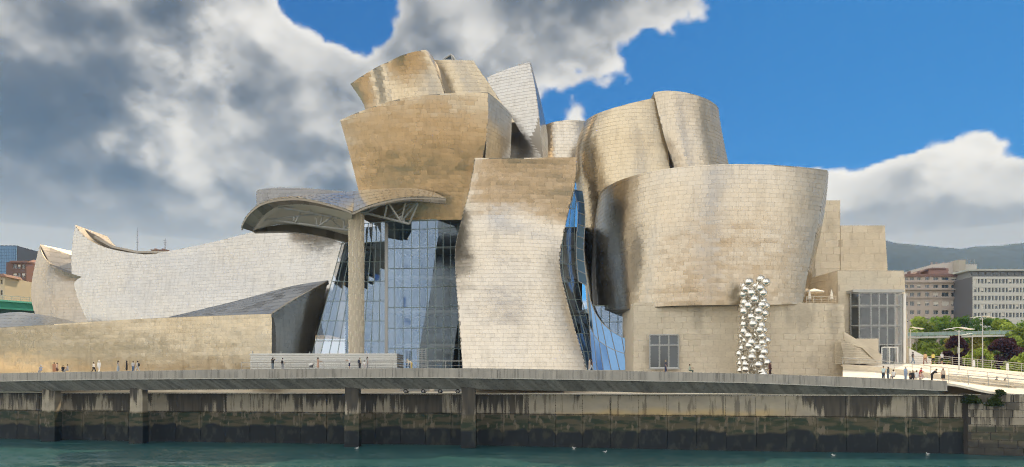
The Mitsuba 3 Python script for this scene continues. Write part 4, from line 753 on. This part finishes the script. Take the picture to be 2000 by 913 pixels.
# ---------------------------------------------------------------- trees
LEAF = {}
def leafmat(nm, c):
    if nm not in LEAF:
        scene['material_leaf_' + nm] = {'type': 'principledthin', 'base_color': proc(lambda p, n, uv: mix(C3(c), C3(tuple(.45 * x for x in c)), uv.x) * (.8 + .5 * uv.y)), 'roughness': .6, 'diff_trans': .7, 'eta': 1.4}
        LEAF[nm] = 'material_leaf_' + nm
    return LEAF[nm]
BARK = plain('bark', (.10, .08, .06), .95)
def tree(name, label, px, ytop, wpx, d, zb, leaf, seed, n=2600, ls=.42, group=None, cat_='tree', low=.18):
    rg = np.random.default_rng(seed); x, _, z = at(px, ytop, d); w = wpx * 1.2 / F * d / 2; h = z - zb; n = int(n * 1.5)
    k = thing(name, label, cat_, group or {'park_tree': 'trees of the park beyond the plaza', 'purple_leaf_tree': 'dark red leaved trees', 'shrub': 'shrubs behind the railing', 'wall_plant': 'plants on the old stone wall'}[name])
    tr_ = [bar((x, d, zb), (x + .1, d, zb + h * .4), .035 * h * .6, 8, .02 * h * .6)]
    cl = []
    for i in range(34):
        a, u = rg.uniform(0, 2 * np.pi), rg.uniform(0, 1)
        zz = low + (1 - low) * u; rad = w * math.sqrt(max(.05, 1 - (2 * ((zz - low) / (1 - low)) - .85) ** 2 / 1.35)) * rg.uniform(.35, .95)
        cl.append((x + rad * math.cos(a), d + rad * math.sin(a), zb + h * (zz * .93), rg.uniform(.18, .38) * w))
    for c in cl[:9]: tr_.append(bar((x + .05, d, zb + h * rg.uniform(.22, .4)), c[:3], .012 * h * .6, 5, .01))
    part(k, 'trunk', tr_[0], BARK)
    for t in tr_[1:]: part(k, 'limb', t, BARK)
    C = np.array(cl); pick = rg.choice(len(C), n, p=C[:, 3] ** 2 / (C[:, 3] ** 2).sum())
    dv = rg.normal(size=(n, 3)); dv /= np.linalg.norm(dv, axis=1, keepdims=True); rr = rg.uniform(.35, 1.12, n) ** .6
    P = C[pick, :3] + dv * (C[pick, 3] * rr)[:, None] * [1, 1, .8]
    P[:, 2] = np.maximum(P[:, 2], zb + .12 * h)
    nn = dv + .8 * rg.normal(size=(n, 3)); nn /= np.linalg.norm(nn, axis=1, keepdims=True)
    a = np.cross(nn, rg.normal(size=(n, 3))); a /= np.linalg.norm(a, axis=1, keepdims=True); b = np.cross(nn, a); s = ls * rg.uniform(.6, 1.3, n)[:, None]
    V = np.stack([P - a * s, P - b * s * .6 + nn * s * .15, P + a * s, P + b * s * .6 + nn * s * .15], 1).reshape(-1, 3)
    i = np.arange(n) * 4; f = np.vstack([np.c_[i, i + 1, i + 2], np.c_[i, i + 2, i + 3]])
    uv = np.repeat(np.c_[rg.uniform(0, 1, len(C))[pick] * .6 + .4 * rg.uniform(0, 1, n), rg.uniform(0, 1, n)], 4, axis=0)
    part(k, 'crown', (V, f), leafmat(*leaf), False, uv=uv)
WED = ('weed', (.07, .10, .035))
GRN, LIM, PUR, DKG, YEL = ('green', (.24, .38, .07)), ('lime', (.42, .54, .12)), ('purple', (.11, .06, .07)), ('dark', (.15, .27, .06)), ('yellow', (.50, .48, .13))
G_ = None
tree('park_tree', 'round green tree at the corner of the apartment block beside the limestone corner', 1797, 613, 52, 215, 8, LIM, 1)
tree('park_tree', 'broad dark green tree in front of the apartment block, left of the others', 1840, 610, 66, 215, 8, GRN, 2, 3200)
tree('park_tree', 'dark green tree in the middle of the row before the apartments', 1880, 611, 60, 220, 8, DKG, 3)
tree('park_tree', 'dark tree just behind the tallest lamp post', 1920, 612, 58, 212, 8, DKG, 4)
tree('park_tree', 'dark green tree before the office block, second from the right edge', 1958, 620, 56, 215, 8, GRN, 5)
tree('park_tree', 'dark green tree before the office block at right edge', 2000, 628, 60, 205, 8, GRN, 6)
tree('park_tree', 'bright green bushy tree low behind the walkers', 1808, 661, 64, 150, 8, LIM, 7, 2200, .32)
tree('park_tree', 'yellowish tree between the two dark red trees', 1912, 648, 46, 150, 8, YEL, 8, 2000, .3)
tree('park_tree', 'yellow tinged small tree above the left dark red tree', 1862, 647, 34, 158, 8, YEL, 18, 1400, .3)
tree('park_tree', 'tall pale green tree at right rising above the right dark red tree', 1956, 623, 54, 152, 8, LIM, 9, 3000, .32)
tree('park_tree', 'pale green tree at the very right edge behind the railing', 1996, 634, 52, 148, 8, LIM, 10, 2600, .32)
tree('purple_leaf_tree', 'dark red leaved tree left of the tallest lamp post', 1868, 656, 60, 138, 8, PUR, 11, 2600, .3)
tree('purple_leaf_tree', 'dark red leaved tree right of the tallest lamp post', 1958, 662, 70, 134, 8, PUR, 12, 2800, .3)
tree('shrub', 'green shrub between the dark red trees under the lamp', 1913, 682, 50, 132, 8, LIM, 13, 1500, .25, None, 'shrub', .1)
tree('shrub', 'green shrub behind the railing at the right edge', 1998, 690, 50, 122, 8, LIM, 14, 1500, .25, None, 'shrub', .1)
tree('wall_plant', 'bushy green plant growing at the top of the old stone wall, upright above the coping', 1953, 763, 20, 92.4, 7.2, WED, 15, 500, .11, None, 'plant', .1)
tree('wall_plant', 'dark weed hanging over the old stone wall below the upright plant', 1940, 778, 30, 92.3, 6.1, WED, 16, 500, .13, None, 'plant', .1)
tree('wall_plant', 'dark weed hanging where the concrete wall meets the old stone wall', 1898, 773, 30, 93.2, 6.4, WED, 17, 500, .13, None, 'plant', .1)
# ---------------------------------------------------------------- people
def sph(p, r, n=10): return m3.Manifold.sphere(r, n).translate(list(map(float, p)))
def cap(p, q, r, r2=None, n=10): return m3.Manifold.batch_hull([sph(p, r, n), sph(q, r if r2 is None else r2, n)])
def hul(L, n=10): return m3.Manifold.batch_hull([sph(p, r, n) for p, r in L])
def uni(L): return m3.Manifold.batch_boolean(L, m3.OpType.Add)
SK = [(.50, .32, .22), (.42, .26, .17), (.56, .38, .28)]
A_ = np.array
def person(px, label, top, bot, hair=(.03, .02, .015), d=None, z=None, off=2.4, yaw=0., h=1.7, legs='stand', arms=('down', 'down'), kind='trousers', long=False, lean=0., hat=None, bag=None, skin=0, sleeve=False, group='people along the riverside walk'):
    if d is None:
        x = (px - 1000) / F * 104
        for _ in range(8): dd = deck_y(x) + off; x = (px - 1000) / F * dd
        d, z = dd, deck_z(x)
    x = (px - 1000) / F * d
    k = thing('person', label, 'person', group)
    s = h / 1.72
    def R(p): return A_(p, float)
    hipz = .90
    J = {}
    for sd, e in ((-1, 'l'), (1, 'r')):
        if legs == 'sit': hipz = .50; kn, an = (sd * .11, -.42, .48), (sd * .11, -.44, .08)
        elif legs == 'walk': kn, an = (sd * .09, -.16 * sd - .06, .48), (sd * .09, .02 - .30 * sd, .08 + (.06 if sd < 0 else 0))
        else: kn, an = (sd * .09, -.02, .48), (sd * .10, .02, .08)
        J['h' + e], J['k' + e], J['a' + e] = A_((sd * .09, 0, hipz)), A_(kn), A_(an)
    up = A_((0, -math.sin(lean), math.cos(lean)))
    base = A_((0, 0, hipz)); torso = lambda t, w=0, y=0: base + up * t + A_((w, y, 0))
    for sd, e in ((-1, 'l'), (1, 'r')):
        S = torso(.53, sd * .175); a = arms[0 if sd < 0 else 1]
        if a == 'up': E, Hn = S + A_((sd * .10, -.20, .10)), S + A_((sd * -.04, -.24, .32))
        elif a == 'front': E, Hn = S + A_((sd * .05, -.06, -.26)), S + A_((-sd * .05, -.28, -.16))
        elif a == 'out': E, Hn = S + A_((sd * .12, -.14, -.20)), S + A_((sd * .16, -.38, -.20))
        elif a == 'swing': E, Hn = S + A_((sd * .05, .10 * sd, -.26)), S + A_((sd * .05, .06 * sd - .10, -.48))
        else: E, Hn = S + A_((sd * .05, .03, -.27)), S + A_((sd * .05, -.03, -.51))
        J['s' + e], J['e' + e], J['w' + e] = S, E, Hn
    nk, hd = torso(.60), torso(.755, 0, -.02)
    B = [hul([(torso(.50, -.13), .075), (torso(.50, .13), .075), (torso(.22, -.08), .10), (torso(.22, .08), .10)]), hul([(torso(.22, -.07), .10), (torso(.22, .07), .10), (torso(0, -.08), .105), (torso(0, .08), .105)]), cap(torso(.52), nk + up * .05, .055), m3.Manifold.sphere(1, 14).scale([.078, .098, .118]).translate(list(hd)),
         sph(hd + A_((0, -.10, -.015)), .018, 6), sph(hd + A_((-.078, 0, -.01)), .022, 6), sph(hd + A_((.078, 0, -.01)), .022, 6), cap(hd + A_((-.02, -.083, -.06)), hd + A_((.02, -.083, -.06)), .014, n=6)]
    for e in 'lr':
        B += [cap(J['s' + e], J['e' + e], .05, .04), cap(J['e' + e], J['w' + e], .04, .028), cap(J['h' + e], J['k' + e], .082, .055), cap(J['k' + e], J['a' + e], .055, .038)]
        v = J['w' + e] - J['e' + e]; v /= np.linalg.norm(v); sd = -1 if e == 'l' else 1; pw = J['w' + e]
        w_ = np.cross(v, [sd, 0, 0]); w_ = w_ / (np.linalg.norm(w_) + 1e-6) if np.linalg.norm(w_) > .1 else A_((0, 1., 0))
        B.append(hul([(pw, .026), (pw + v * .07 + w_ * .022, .018), (pw + v * .07 - w_ * .022, .018)], 6))
        for i, ln in enumerate((.065, .08, .075, .055)):
            o = pw + v * .075 + w_ * (.027 - .018 * i); B.append(cap(o, o + v * ln + A_((-sd * .018, 0, 0)), .0095, .0075, 5))
        B.append(cap(pw + v * .03 + w_ * .03, pw + v * .07 + w_ * .055, .0105, .0085, 5))
    cy_, sy_ = math.cos(yaw), math.sin(yaw)
    M = np.array([[cy_ * s, -sy_ * s, 0, x], [sy_ * s, cy_ * s, 0, d], [0, 0, s, z]])
    def put(nm, mf, c, lab=None): cpart(k, nm, mf.transform(M), c, True, label=lab)
    put('body', uni(B), SK[skin])
    g = .016
    Tp = [hul([(torso(.52, -.14), .068 + g), (torso(.52, .14), .068 + g), (torso(.22, -.08), .10 + g), (torso(.22, .08), .10 + g)]), hul([(torso(.22, -.08), .10 + g), (torso(.22, .08), .10 + g), (torso(.04, -.085), .105 + g), (torso(.04, .085), .105 + g)])]
    for e in 'lr':
        Tp.append(cap(J['s' + e], J['s' + e] * .35 + J['e' + e] * .65, .055 + g, .05 + g))
        if sleeve: Tp += [cap(J['s' + e], J['e' + e], .055 + g, .045 + g), cap(J['e' + e], J['e' + e] * .1 + J['w' + e] * .9, .042 + g, .035 + g)]
    put('top', uni(Tp), top)
    hp = hul([(torso(.06, -.08), .105 + g + .004), (torso(.06, .08), .105 + g + .004), (J['hl'], .10 + g), (J['hr'], .10 + g)])
    Bt = [hp]
    if kind == 'trousers':
        for e in 'lr': Bt += [cap(J['h' + e], J['k' + e], .09 + g, .066 + g), cap(J['k' + e], J['a' + e] + A_((0, 0, .03)), .064 + g, .052 + g)]
    elif kind == 'shorts':
        for e in 'lr': Bt.append(cap(J['h' + e], J['h' + e] * .2 + J['k' + e] * .8, .09 + g, .08 + g))
    else:
        kz = {'skirt': .50, 'dress': .42, 'long': .14}[kind]
        Bt.append(hul([((-.10, 0, hipz), .11), ((.10, 0, hipz), .11), ((-.17, -.06, kz), .05), ((.17, -.06, kz), .05), ((-.17, .1, kz), .05), ((.17, .1, kz), .05)]))
    put('dress' if kind == 'dress' else 'skirt' if kind in ('skirt', 'long') else kind, uni(Bt), bot)
    for e in 'lr': put('shoe', hul([(J['a' + e] + A_((0, .03, -.035)), .045), (J['a' + e] + A_((0, -.13, -.048)), .034)], 8), (.06, .055, .05) if skin else (.55, .54, .52))
    hr = m3.Manifold.sphere(1, 14).scale([.094, .112, .130]).translate(list(hd + A_((0, .012, .012)))) - m3.Manifold.cube([.13, .16, .17], True).translate(list(hd + A_((0, -.115, -.055))))
    if long: hr = uni([hr, hul([(hd + A_((-.05, .07, -.02)), .06), (hd + A_((.05, .07, -.02)), .06), (hd + A_((-.05, .10, -.28)), .045), (hd + A_((.05, .10, -.28)), .045)])])
    put('hair', hr, hair)
    if hat: put('hat', uni([m3.Manifold.cylinder(.015, .17, .17, 14).translate(list(hd + A_((0, 0, .06)))), m3.Manifold.sphere(1, 12).scale([.108, .125, .10]).translate(list(hd + A_((0, .01, .075))))]), hat)
    if bag is not None: put('backpack', hul([(torso(.46, -.09, .18), .06), (torso(.46, .09, .18), .06), (torso(.12, -.10, .20), .075), (torso(.12, .10, .20), .075)]), bag)
    return k
WHT, BLK, GRY, NAV, BEI, JEAN = (.74, .73, .70), (.02, .02, .022), (.30, .31, .33), (.025, .035, .09), (.50, .38, .27), (.10, .16, .27)
PI = math.pi
person(80, 'person sitting low behind the parapet in a pale blue cap, leftmost of all', (.30, .38, .52), GRY, off=1.0, h=1.62, legs='sit', hat=(.55, .62, .72), arms=('front', 'front'))
person(106, 'woman in an orange brown dress standing behind another in beige at far left', (.48, .24, .14), (.48, .24, .14), off=2.9, h=1.72, kind='dress', long=True, yaw=.4)
person(111.5, 'woman in a beige top and dark skirt in front of the orange dress', (.60, .44, .34), (.10, .05, .04), off=1.6, h=1.58, kind='skirt', long=True, yaw=-.5, arms=('front', 'down'))
person(123, 'dark haired person in black sitting low on the footbridge next to one in grey', BLK, BLK, off=1.2, h=1.55, legs='sit', yaw=.8)
person(132, 'person in grey sitting on the footbridge, right of the one in black', (.34, .37, .44), GRY, off=1.3, h=1.68, legs='sit', yaw=-.7, arms=('front', 'front'))
person(183, 'person in a white top and black trousers walking beside one all in white', WHT, BLK, h=1.6, legs='walk', yaw=PI * .5, arms=('front', 'swing'), sleeve=True)
person(193.5, 'person dressed all in white with a white hood', (.80, .79, .77), (.78, .77, .75), hair=(.8, .79, .77), h=1.8, yaw=PI, sleeve=True, hat=(.8, .79, .77), legs='walk')
person(231, 'woman in a long grey patterned dress, left end of a group of four', (.40, .36, .33), (.30, .36, .42), h=1.75, kind='long', long=True, yaw=PI * .8)
person(247.5, 'woman in a black dress, second in a group of four', BLK, BLK, h=1.72, kind='dress', long=True, yaw=PI * .7, arms=('front', 'down'))
person(260, 'person in a pale grey top and blue jeans, third in a group of four', (.52, .52, .52), JEAN, h=1.66, yaw=PI, arms=('down', 'down'))
person(269, 'person in white striding with a black bag, right end of the group of four', WHT, (.6, .6, .6), h=1.66, legs='walk', yaw=-PI * .5, bag=BLK)
person(532.5, 'person in a black T-shirt holding both arms up to take a picture', BLK, (.16, .2, .24), h=1.78, yaw=PI * .9, arms=('up', 'up'))
person(552, 'person in a white shirt with a small black backpack in front of the fence', WHT, GRY, h=1.72, yaw=PI, bag=BLK)
person(621, 'woman in a peach dress beside the pushchair', (.58, .38, .27), (.56, .36, .26), h=1.75, kind='dress', long=True, yaw=PI * .5, arms=('out', 'out'))
person(682.5, 'grey haired man in a white shirt and navy shorts reaching forward', (.80, .79, .78), NAV, hair=(.6, .58, .55), h=1.80, kind='shorts', yaw=-PI * .45, arms=('out', 'front'))
person(702.5, 'person in a pale cap with a large dark backpack', (.62, .55, .42), (.05, .05, .06), h=1.74, hat=(.75, .72, .62), bag=(.03, .04, .07), yaw=PI * .85)
person(712, 'child in a white shirt between the backpacker and a dark haired woman', WHT, (.55, .5, .5), h=1.25, yaw=PI, off=1.6)
person(717.5, 'woman with long dark hair in grey next to a child', (.36, .36, .37), (.28, .28, .3), h=1.82, long=True, yaw=PI * .6, off=3)
person(804, 'person in yellow trousers and a cream top bending forward beside the fence end', (.74, .66, .50), (.62, .43, .09), hair=(.55, .46, .32), h=1.75, lean=.9, yaw=-PI * .5, arms=('out', 'down'), kind='trousers', sleeve=True, off=3)
person(1151.5, 'person in a beige coat at the right foot of the wave wall', (.55, .46, .38), (.5, .44, .38), h=1.82, off=3.4, kind='long', sleeve=True, yaw=PI * .5)
person(1155, 'person in a black top and pale jeans striding beside the beige coat', (.05, .03, .03), (.45, .5, .56), h=1.68, off=2.4, legs='walk', yaw=PI * .5, arms=('swing', 'out'))
person(1300, 'fair haired woman in a navy dress walking below the square window', NAV, NAV, hair=(.55, .38, .2), h=1.72, legs='walk', kind='long', yaw=PI * .5)
person(1347, 'crouching person in a white and green patterned top right of the square window', (.45, .52, .42), (.12, .16, .13), h=1.62, legs='sit', yaw=PI * .5, arms=('out', 'front'))
person(1504, 'person in a dark red brown jacket at the foot of the steel ball tower', (.09, .035, .03), (.06, .03, .028), off=3.2, h=1.78, long=True, sleeve=True, yaw=.5)
person(1725.5, 'person in a pale blue shirt and dark trousers facing a dark denim jacket', (.55, .68, .70), (.05, .06, .07), h=1.74, yaw=-.9)
person(1734.5, 'person in a dark denim jacket facing the one in pale blue', (.08, .11, .14), (.14, .18, .24), h=1.70, sleeve=True, yaw=-PI * .5, long=True)
person(1745, 'person in a white T-shirt sitting with the back to the river', WHT, GRY, h=1.72, legs='sit', yaw=PI, off=1.2)
person(1768.5, 'tall grey haired person in a long pale blue shirt', (.30, .40, .56), (.28, .36, .48), hair=(.6, .6, .58), h=1.84, yaw=.3, sleeve=True, arms=('front', 'down'))
person(1777.5, 'small child in black beside the tall person in pale blue', BLK, BLK, h=1.2, yaw=.3, off=2.8)
person(1783, 'person in black sitting between the pale blue shirt and the white shirt', BLK, BLK, h=1.72, legs='sit', yaw=-.6, off=1.5)
person(1790.5, 'person in white with dark hair sitting in front of the red top', (.70, .70, .70), WHT, h=1.74, legs='sit', yaw=PI * .9, off=1.1)
person(1797, 'person in a bright red top on the right part of the footbridge', (.45, .05, .06), (.3, .2, .2), hair=(.22, .12, .08), h=1.78, yaw=.6, off=3.2, arms=('front', 'front'), lean=.2)
person(1803, 'person in a pale pink top bending over beside the red top', (.66, .52, .48), (.66, .6, .56), h=1.66, legs='sit', lean=.5, yaw=-PI * .4, off=1.4)
person(1820, 'person in black leaning far forward over the parapet', (.02, .02, .025), BLK, h=1.8, lean=.75, yaw=.7, sleeve=True, arms=('out', 'out'), off=1.2)
person(1842, 'woman in a beige top and black skirt, right end of the standing group', (.50, .42, .35), BLK, h=1.74, kind='skirt', long=True, yaw=-.4)
person(1944, 'person with a dark top and white trousers sitting on the stone bench', (.06, .06, .065), (.70, .70, .69), d=97.2, z=8.5, h=1.74, legs='sit', yaw=.5, lean=.25)
person(1961, 'person in black with pale blue jeans sitting on the stone bench at its right', (.03, .03, .035), (.30, .42, .55), d=96.6, z=8.3, h=1.66, legs='sit', yaw=.2, lean=.2)
uz = lambda px, y, d: at(px, y, d)[2]
person(1783, 'walker in a dark top and blue jeans next to the white ramp wall', (.10, .09, .09), (.17, .24, .33), d=109, z=uz(0, 712, 109), h=1.76, legs='walk', yaw=PI * .5)
person(1807, 'walker in a tan top and brown trousers on the upper plaza', (.62, .42, .22), (.26, .14, .10), d=108.5, z=uz(0, 712.5, 108.5), h=1.74, legs='walk', yaw=PI)
person(1822.5, 'walker in a yellow top and black shorts on the upper plaza', (.72, .60, .16), BLK, d=108.5, z=uz(0, 712.5, 108.5), h=1.70, legs='walk', yaw=PI, kind='shorts')
person(1839.5, 'walker in grey white with dark shorts nearest the start of the far railing', (.55, .55, .54), BLK, d=110, z=uz(0, 712, 110), h=1.70, kind='shorts', yaw=PI, hair=(.4, .38, .35))
# pushchair
pc = thing('pushchair', 'pushchair with a pale hood in front of the ribbed fence', 'pushchair')
xq = at(608, 0, 105)[0]
for _ in range(5): dq = deck_y(xq) + 2.4; xq = at(608, 0, dq)[0]
zq = deck_z(xq); O = A_((xq, dq, zq))
for dx in (-.35, .35):
    for dy in (-.22, .22): cpart(pc, 'wheel', trimesh.creation.cylinder(.11, .05, sections=14).apply_transform(trimesh.transformations.rotation_matrix(PI / 2, [1, 0, 0])).apply_translation(O + [dx, dy, .11]), (.03, .03, .03))
for dy in (-.2, .2):
    cpart(pc, 'frame', cat([bar(O + [-.35, dy, .12], O + [.38, dy, .9], .018, 6), bar(O + [.35, dy, .12], O + [-.1, dy, .55], .018, 6)]), (.25, .25, .26))
cpart(pc, 'handle', bar(O + [.38, -.2, .9], O + [.38, .2, .9], .02, 6), (.05, .05, .05))
cpart(pc, 'seat', hul([((-.25, -.18, .45), .04), ((-.25, .18, .45), .04), ((.1, -.18, .38), .04), ((.1, .18, .38), .04), ((.3, -.18, .8), .03), ((.3, .18, .8), .03)]).translate(list(O)), (.10, .10, .11), True)
cpart(pc, 'hood', (m3.Manifold.sphere(1, 16).scale([.34, .24, .32]) - m3.Manifold.cube([1, 1, .6], True).translate([-.2, 0, -.34])).translate(list(O + [.02, 0, .72])), (.70, .69, .66), True)

# ---------------------------------------------------------------- cars on the lower promenade, gulls
def car(px, d, label, c):
    k = thing('parked_car', label, 'car', 'cars parked under the footbridge'); x0 = at(px, 0, d)[0]; z0 = 7.5; w = 1.75
    from shapely.geometry import Polygon
    def ext(poly, y0, y1):
        m = trimesh.creation.extrude_polygon(Polygon(poly), y1 - y0); v = m.vertices.copy(); m.vertices = np.c_[v[:, 0] + x0, d + y1 - v[:, 2], v[:, 1] + z0]; m.fix_normals(); return m
    cpart(k, 'body', ext([(0, .28), (4.3, .28), (4.35, .62), (4.2, .85), (3.3, .95), (2.6, 1.42), (1.0, 1.46), (.25, 1.02), (0, .8)], 0, w), c, mt=VCS)
    for q in ([(.55, 1.0), (1.05, 1.36), (1.75, 1.37), (1.75, .97)], [(1.85, .97), (1.85, 1.37), (2.55, 1.34), (3.05, .97)]): part(k, 'window', ext(q, -.012, w + .012), PANE)
    for a in (.85, 3.45):
        for y in (-.04, w - .18):
            wh = cpart(k, 'wheel', trimesh.creation.cylinder(.31, .22, sections=20).apply_transform(trimesh.transformations.rotation_matrix(PI / 2, [1, 0, 0])).apply_translation((x0 + a, d + y + .11, z0 + .31)), (.02, .02, .02))
            cpart(wh, 'rim', trimesh.creation.cylinder(.19, .24, sections=14).apply_transform(trimesh.transformations.rotation_matrix(PI / 2, [1, 0, 0])).apply_translation((x0 + a, d + y + .11, z0 + .31)), (.55, .55, .56))
    for a in (.02, 4.22): cpart(k, 'headlight' if a > 1 else 'tail_light', box(x0 + a, x0 + a + .12, d - .01, d + .35, z0 + .62, z0 + .78), (.8, .8, .78) if a > 1 else (.4, .03, .03))
car(781, 109.5, 'white parked car under the footbridge, left of the two', (.72, .72, .71))
car(848, 108.9, 'white parked car under the footbridge, partly behind the right pier', (.66, .67, .68))
def gull(px, py, label, yaw):
    d = CZ * F / (py - HY); k = thing('gull', label, 'gull', 'gulls on the river'); x = at(px, 0, d)[0]
    M = np.array([[math.cos(yaw), -math.sin(yaw), 0, x], [math.sin(yaw), math.cos(yaw), 0, d], [0, 0, 1, 0]]) * 1.0
    M[:, :3] *= .85
    cpart(k, 'body', uni([hul([((-.18, 0, .08), .03), ((0, 0, .06), .10), ((.14, 0, .09), .07)]), cap((.14, 0, .10), (.20, 0, .22), .05, .045), sph((.215, 0, .24), .058)]).transform(M), (.80, .80, .79), True)
    for s in (-1, 1): cpart(k, 'wing', hul([((.10, s * .075, .11), .045), ((-.1, s * .085, .12), .04), ((-.28, s * .03, .13), .015)]).transform(M), (.42, .44, .47), True)
    cpart(k, 'beak', cap((.26, 0, .235), (.33, 0, .22), .016, .006, 6).transform(M), (.7, .45, .05))
    cpart(k, 'tail', hul([((-.2, -.03, .09), .012), ((-.2, .03, .09), .012), ((-.36, -.05, .10), .01), ((-.36, .05, .10), .01)], 6).transform(M), (.75, .75, .75))
gull(697, 877, 'white gull floating by the pier left of centre', .3)
gull(1121, 876.5, 'white gull floating nearest the wall below the wave wall', PI)
gull(1182, 884, 'white gull floating a little further out right of centre', .2)
gull(1628, 891, 'white gull floating below the big drum on the sunlit edge', PI - .2)
gull(1812, 888, 'white gull floating at the right', 2.2)
# bollards
for i, (px, y, d) in enumerate(((1902, 717, 104.5), (1968, 724, 99.5))):
    k = thing('white_bollard', ('white bollard on the plaza right of the double lamp', 'white bollard on the plaza above the bench sitters')[i], 'bollard', 'white bollards on the plaza'); p = at(px, y, d)
    cpart(k, 'post', trimesh.creation.revolve([[.16, 0], [.16, .8], [.13, .9], [0, .95]], sections=12).apply_translation(p), (.75, .75, .73))
    cpart(k, 'foot', trimesh.creation.cylinder(.22, .06, sections=12).apply_translation(p + [0, 0, .03]), (.5, .5, .5))
# ---------------------------------------------------------------- air
scene['haze_medium'] = {'type': 'homogeneous', 'albedo': {'type': 'rgb', 'value': [.55, .84, 1.0]}, 'sigma_t': {'type': 'rgb', 'value': [.35e-4, .6e-4, 1.1e-4]}}
scene['haze'] = {'type': 'cube', 'to_world': T().translate([0, 1900, 398]).scale([4800, 2700, 402]), 'bsdf': {'type': 'null'}, 'interior': {'type': 'ref', 'id': 'haze_medium'}}
labels['haze'] = {'label': 'thin bluish summer haze in the air', 'category': 'haze', 'kind': 'stuff'}
scene['camera']['medium'] = {'type': 'ref', 'id': 'haze_medium'}
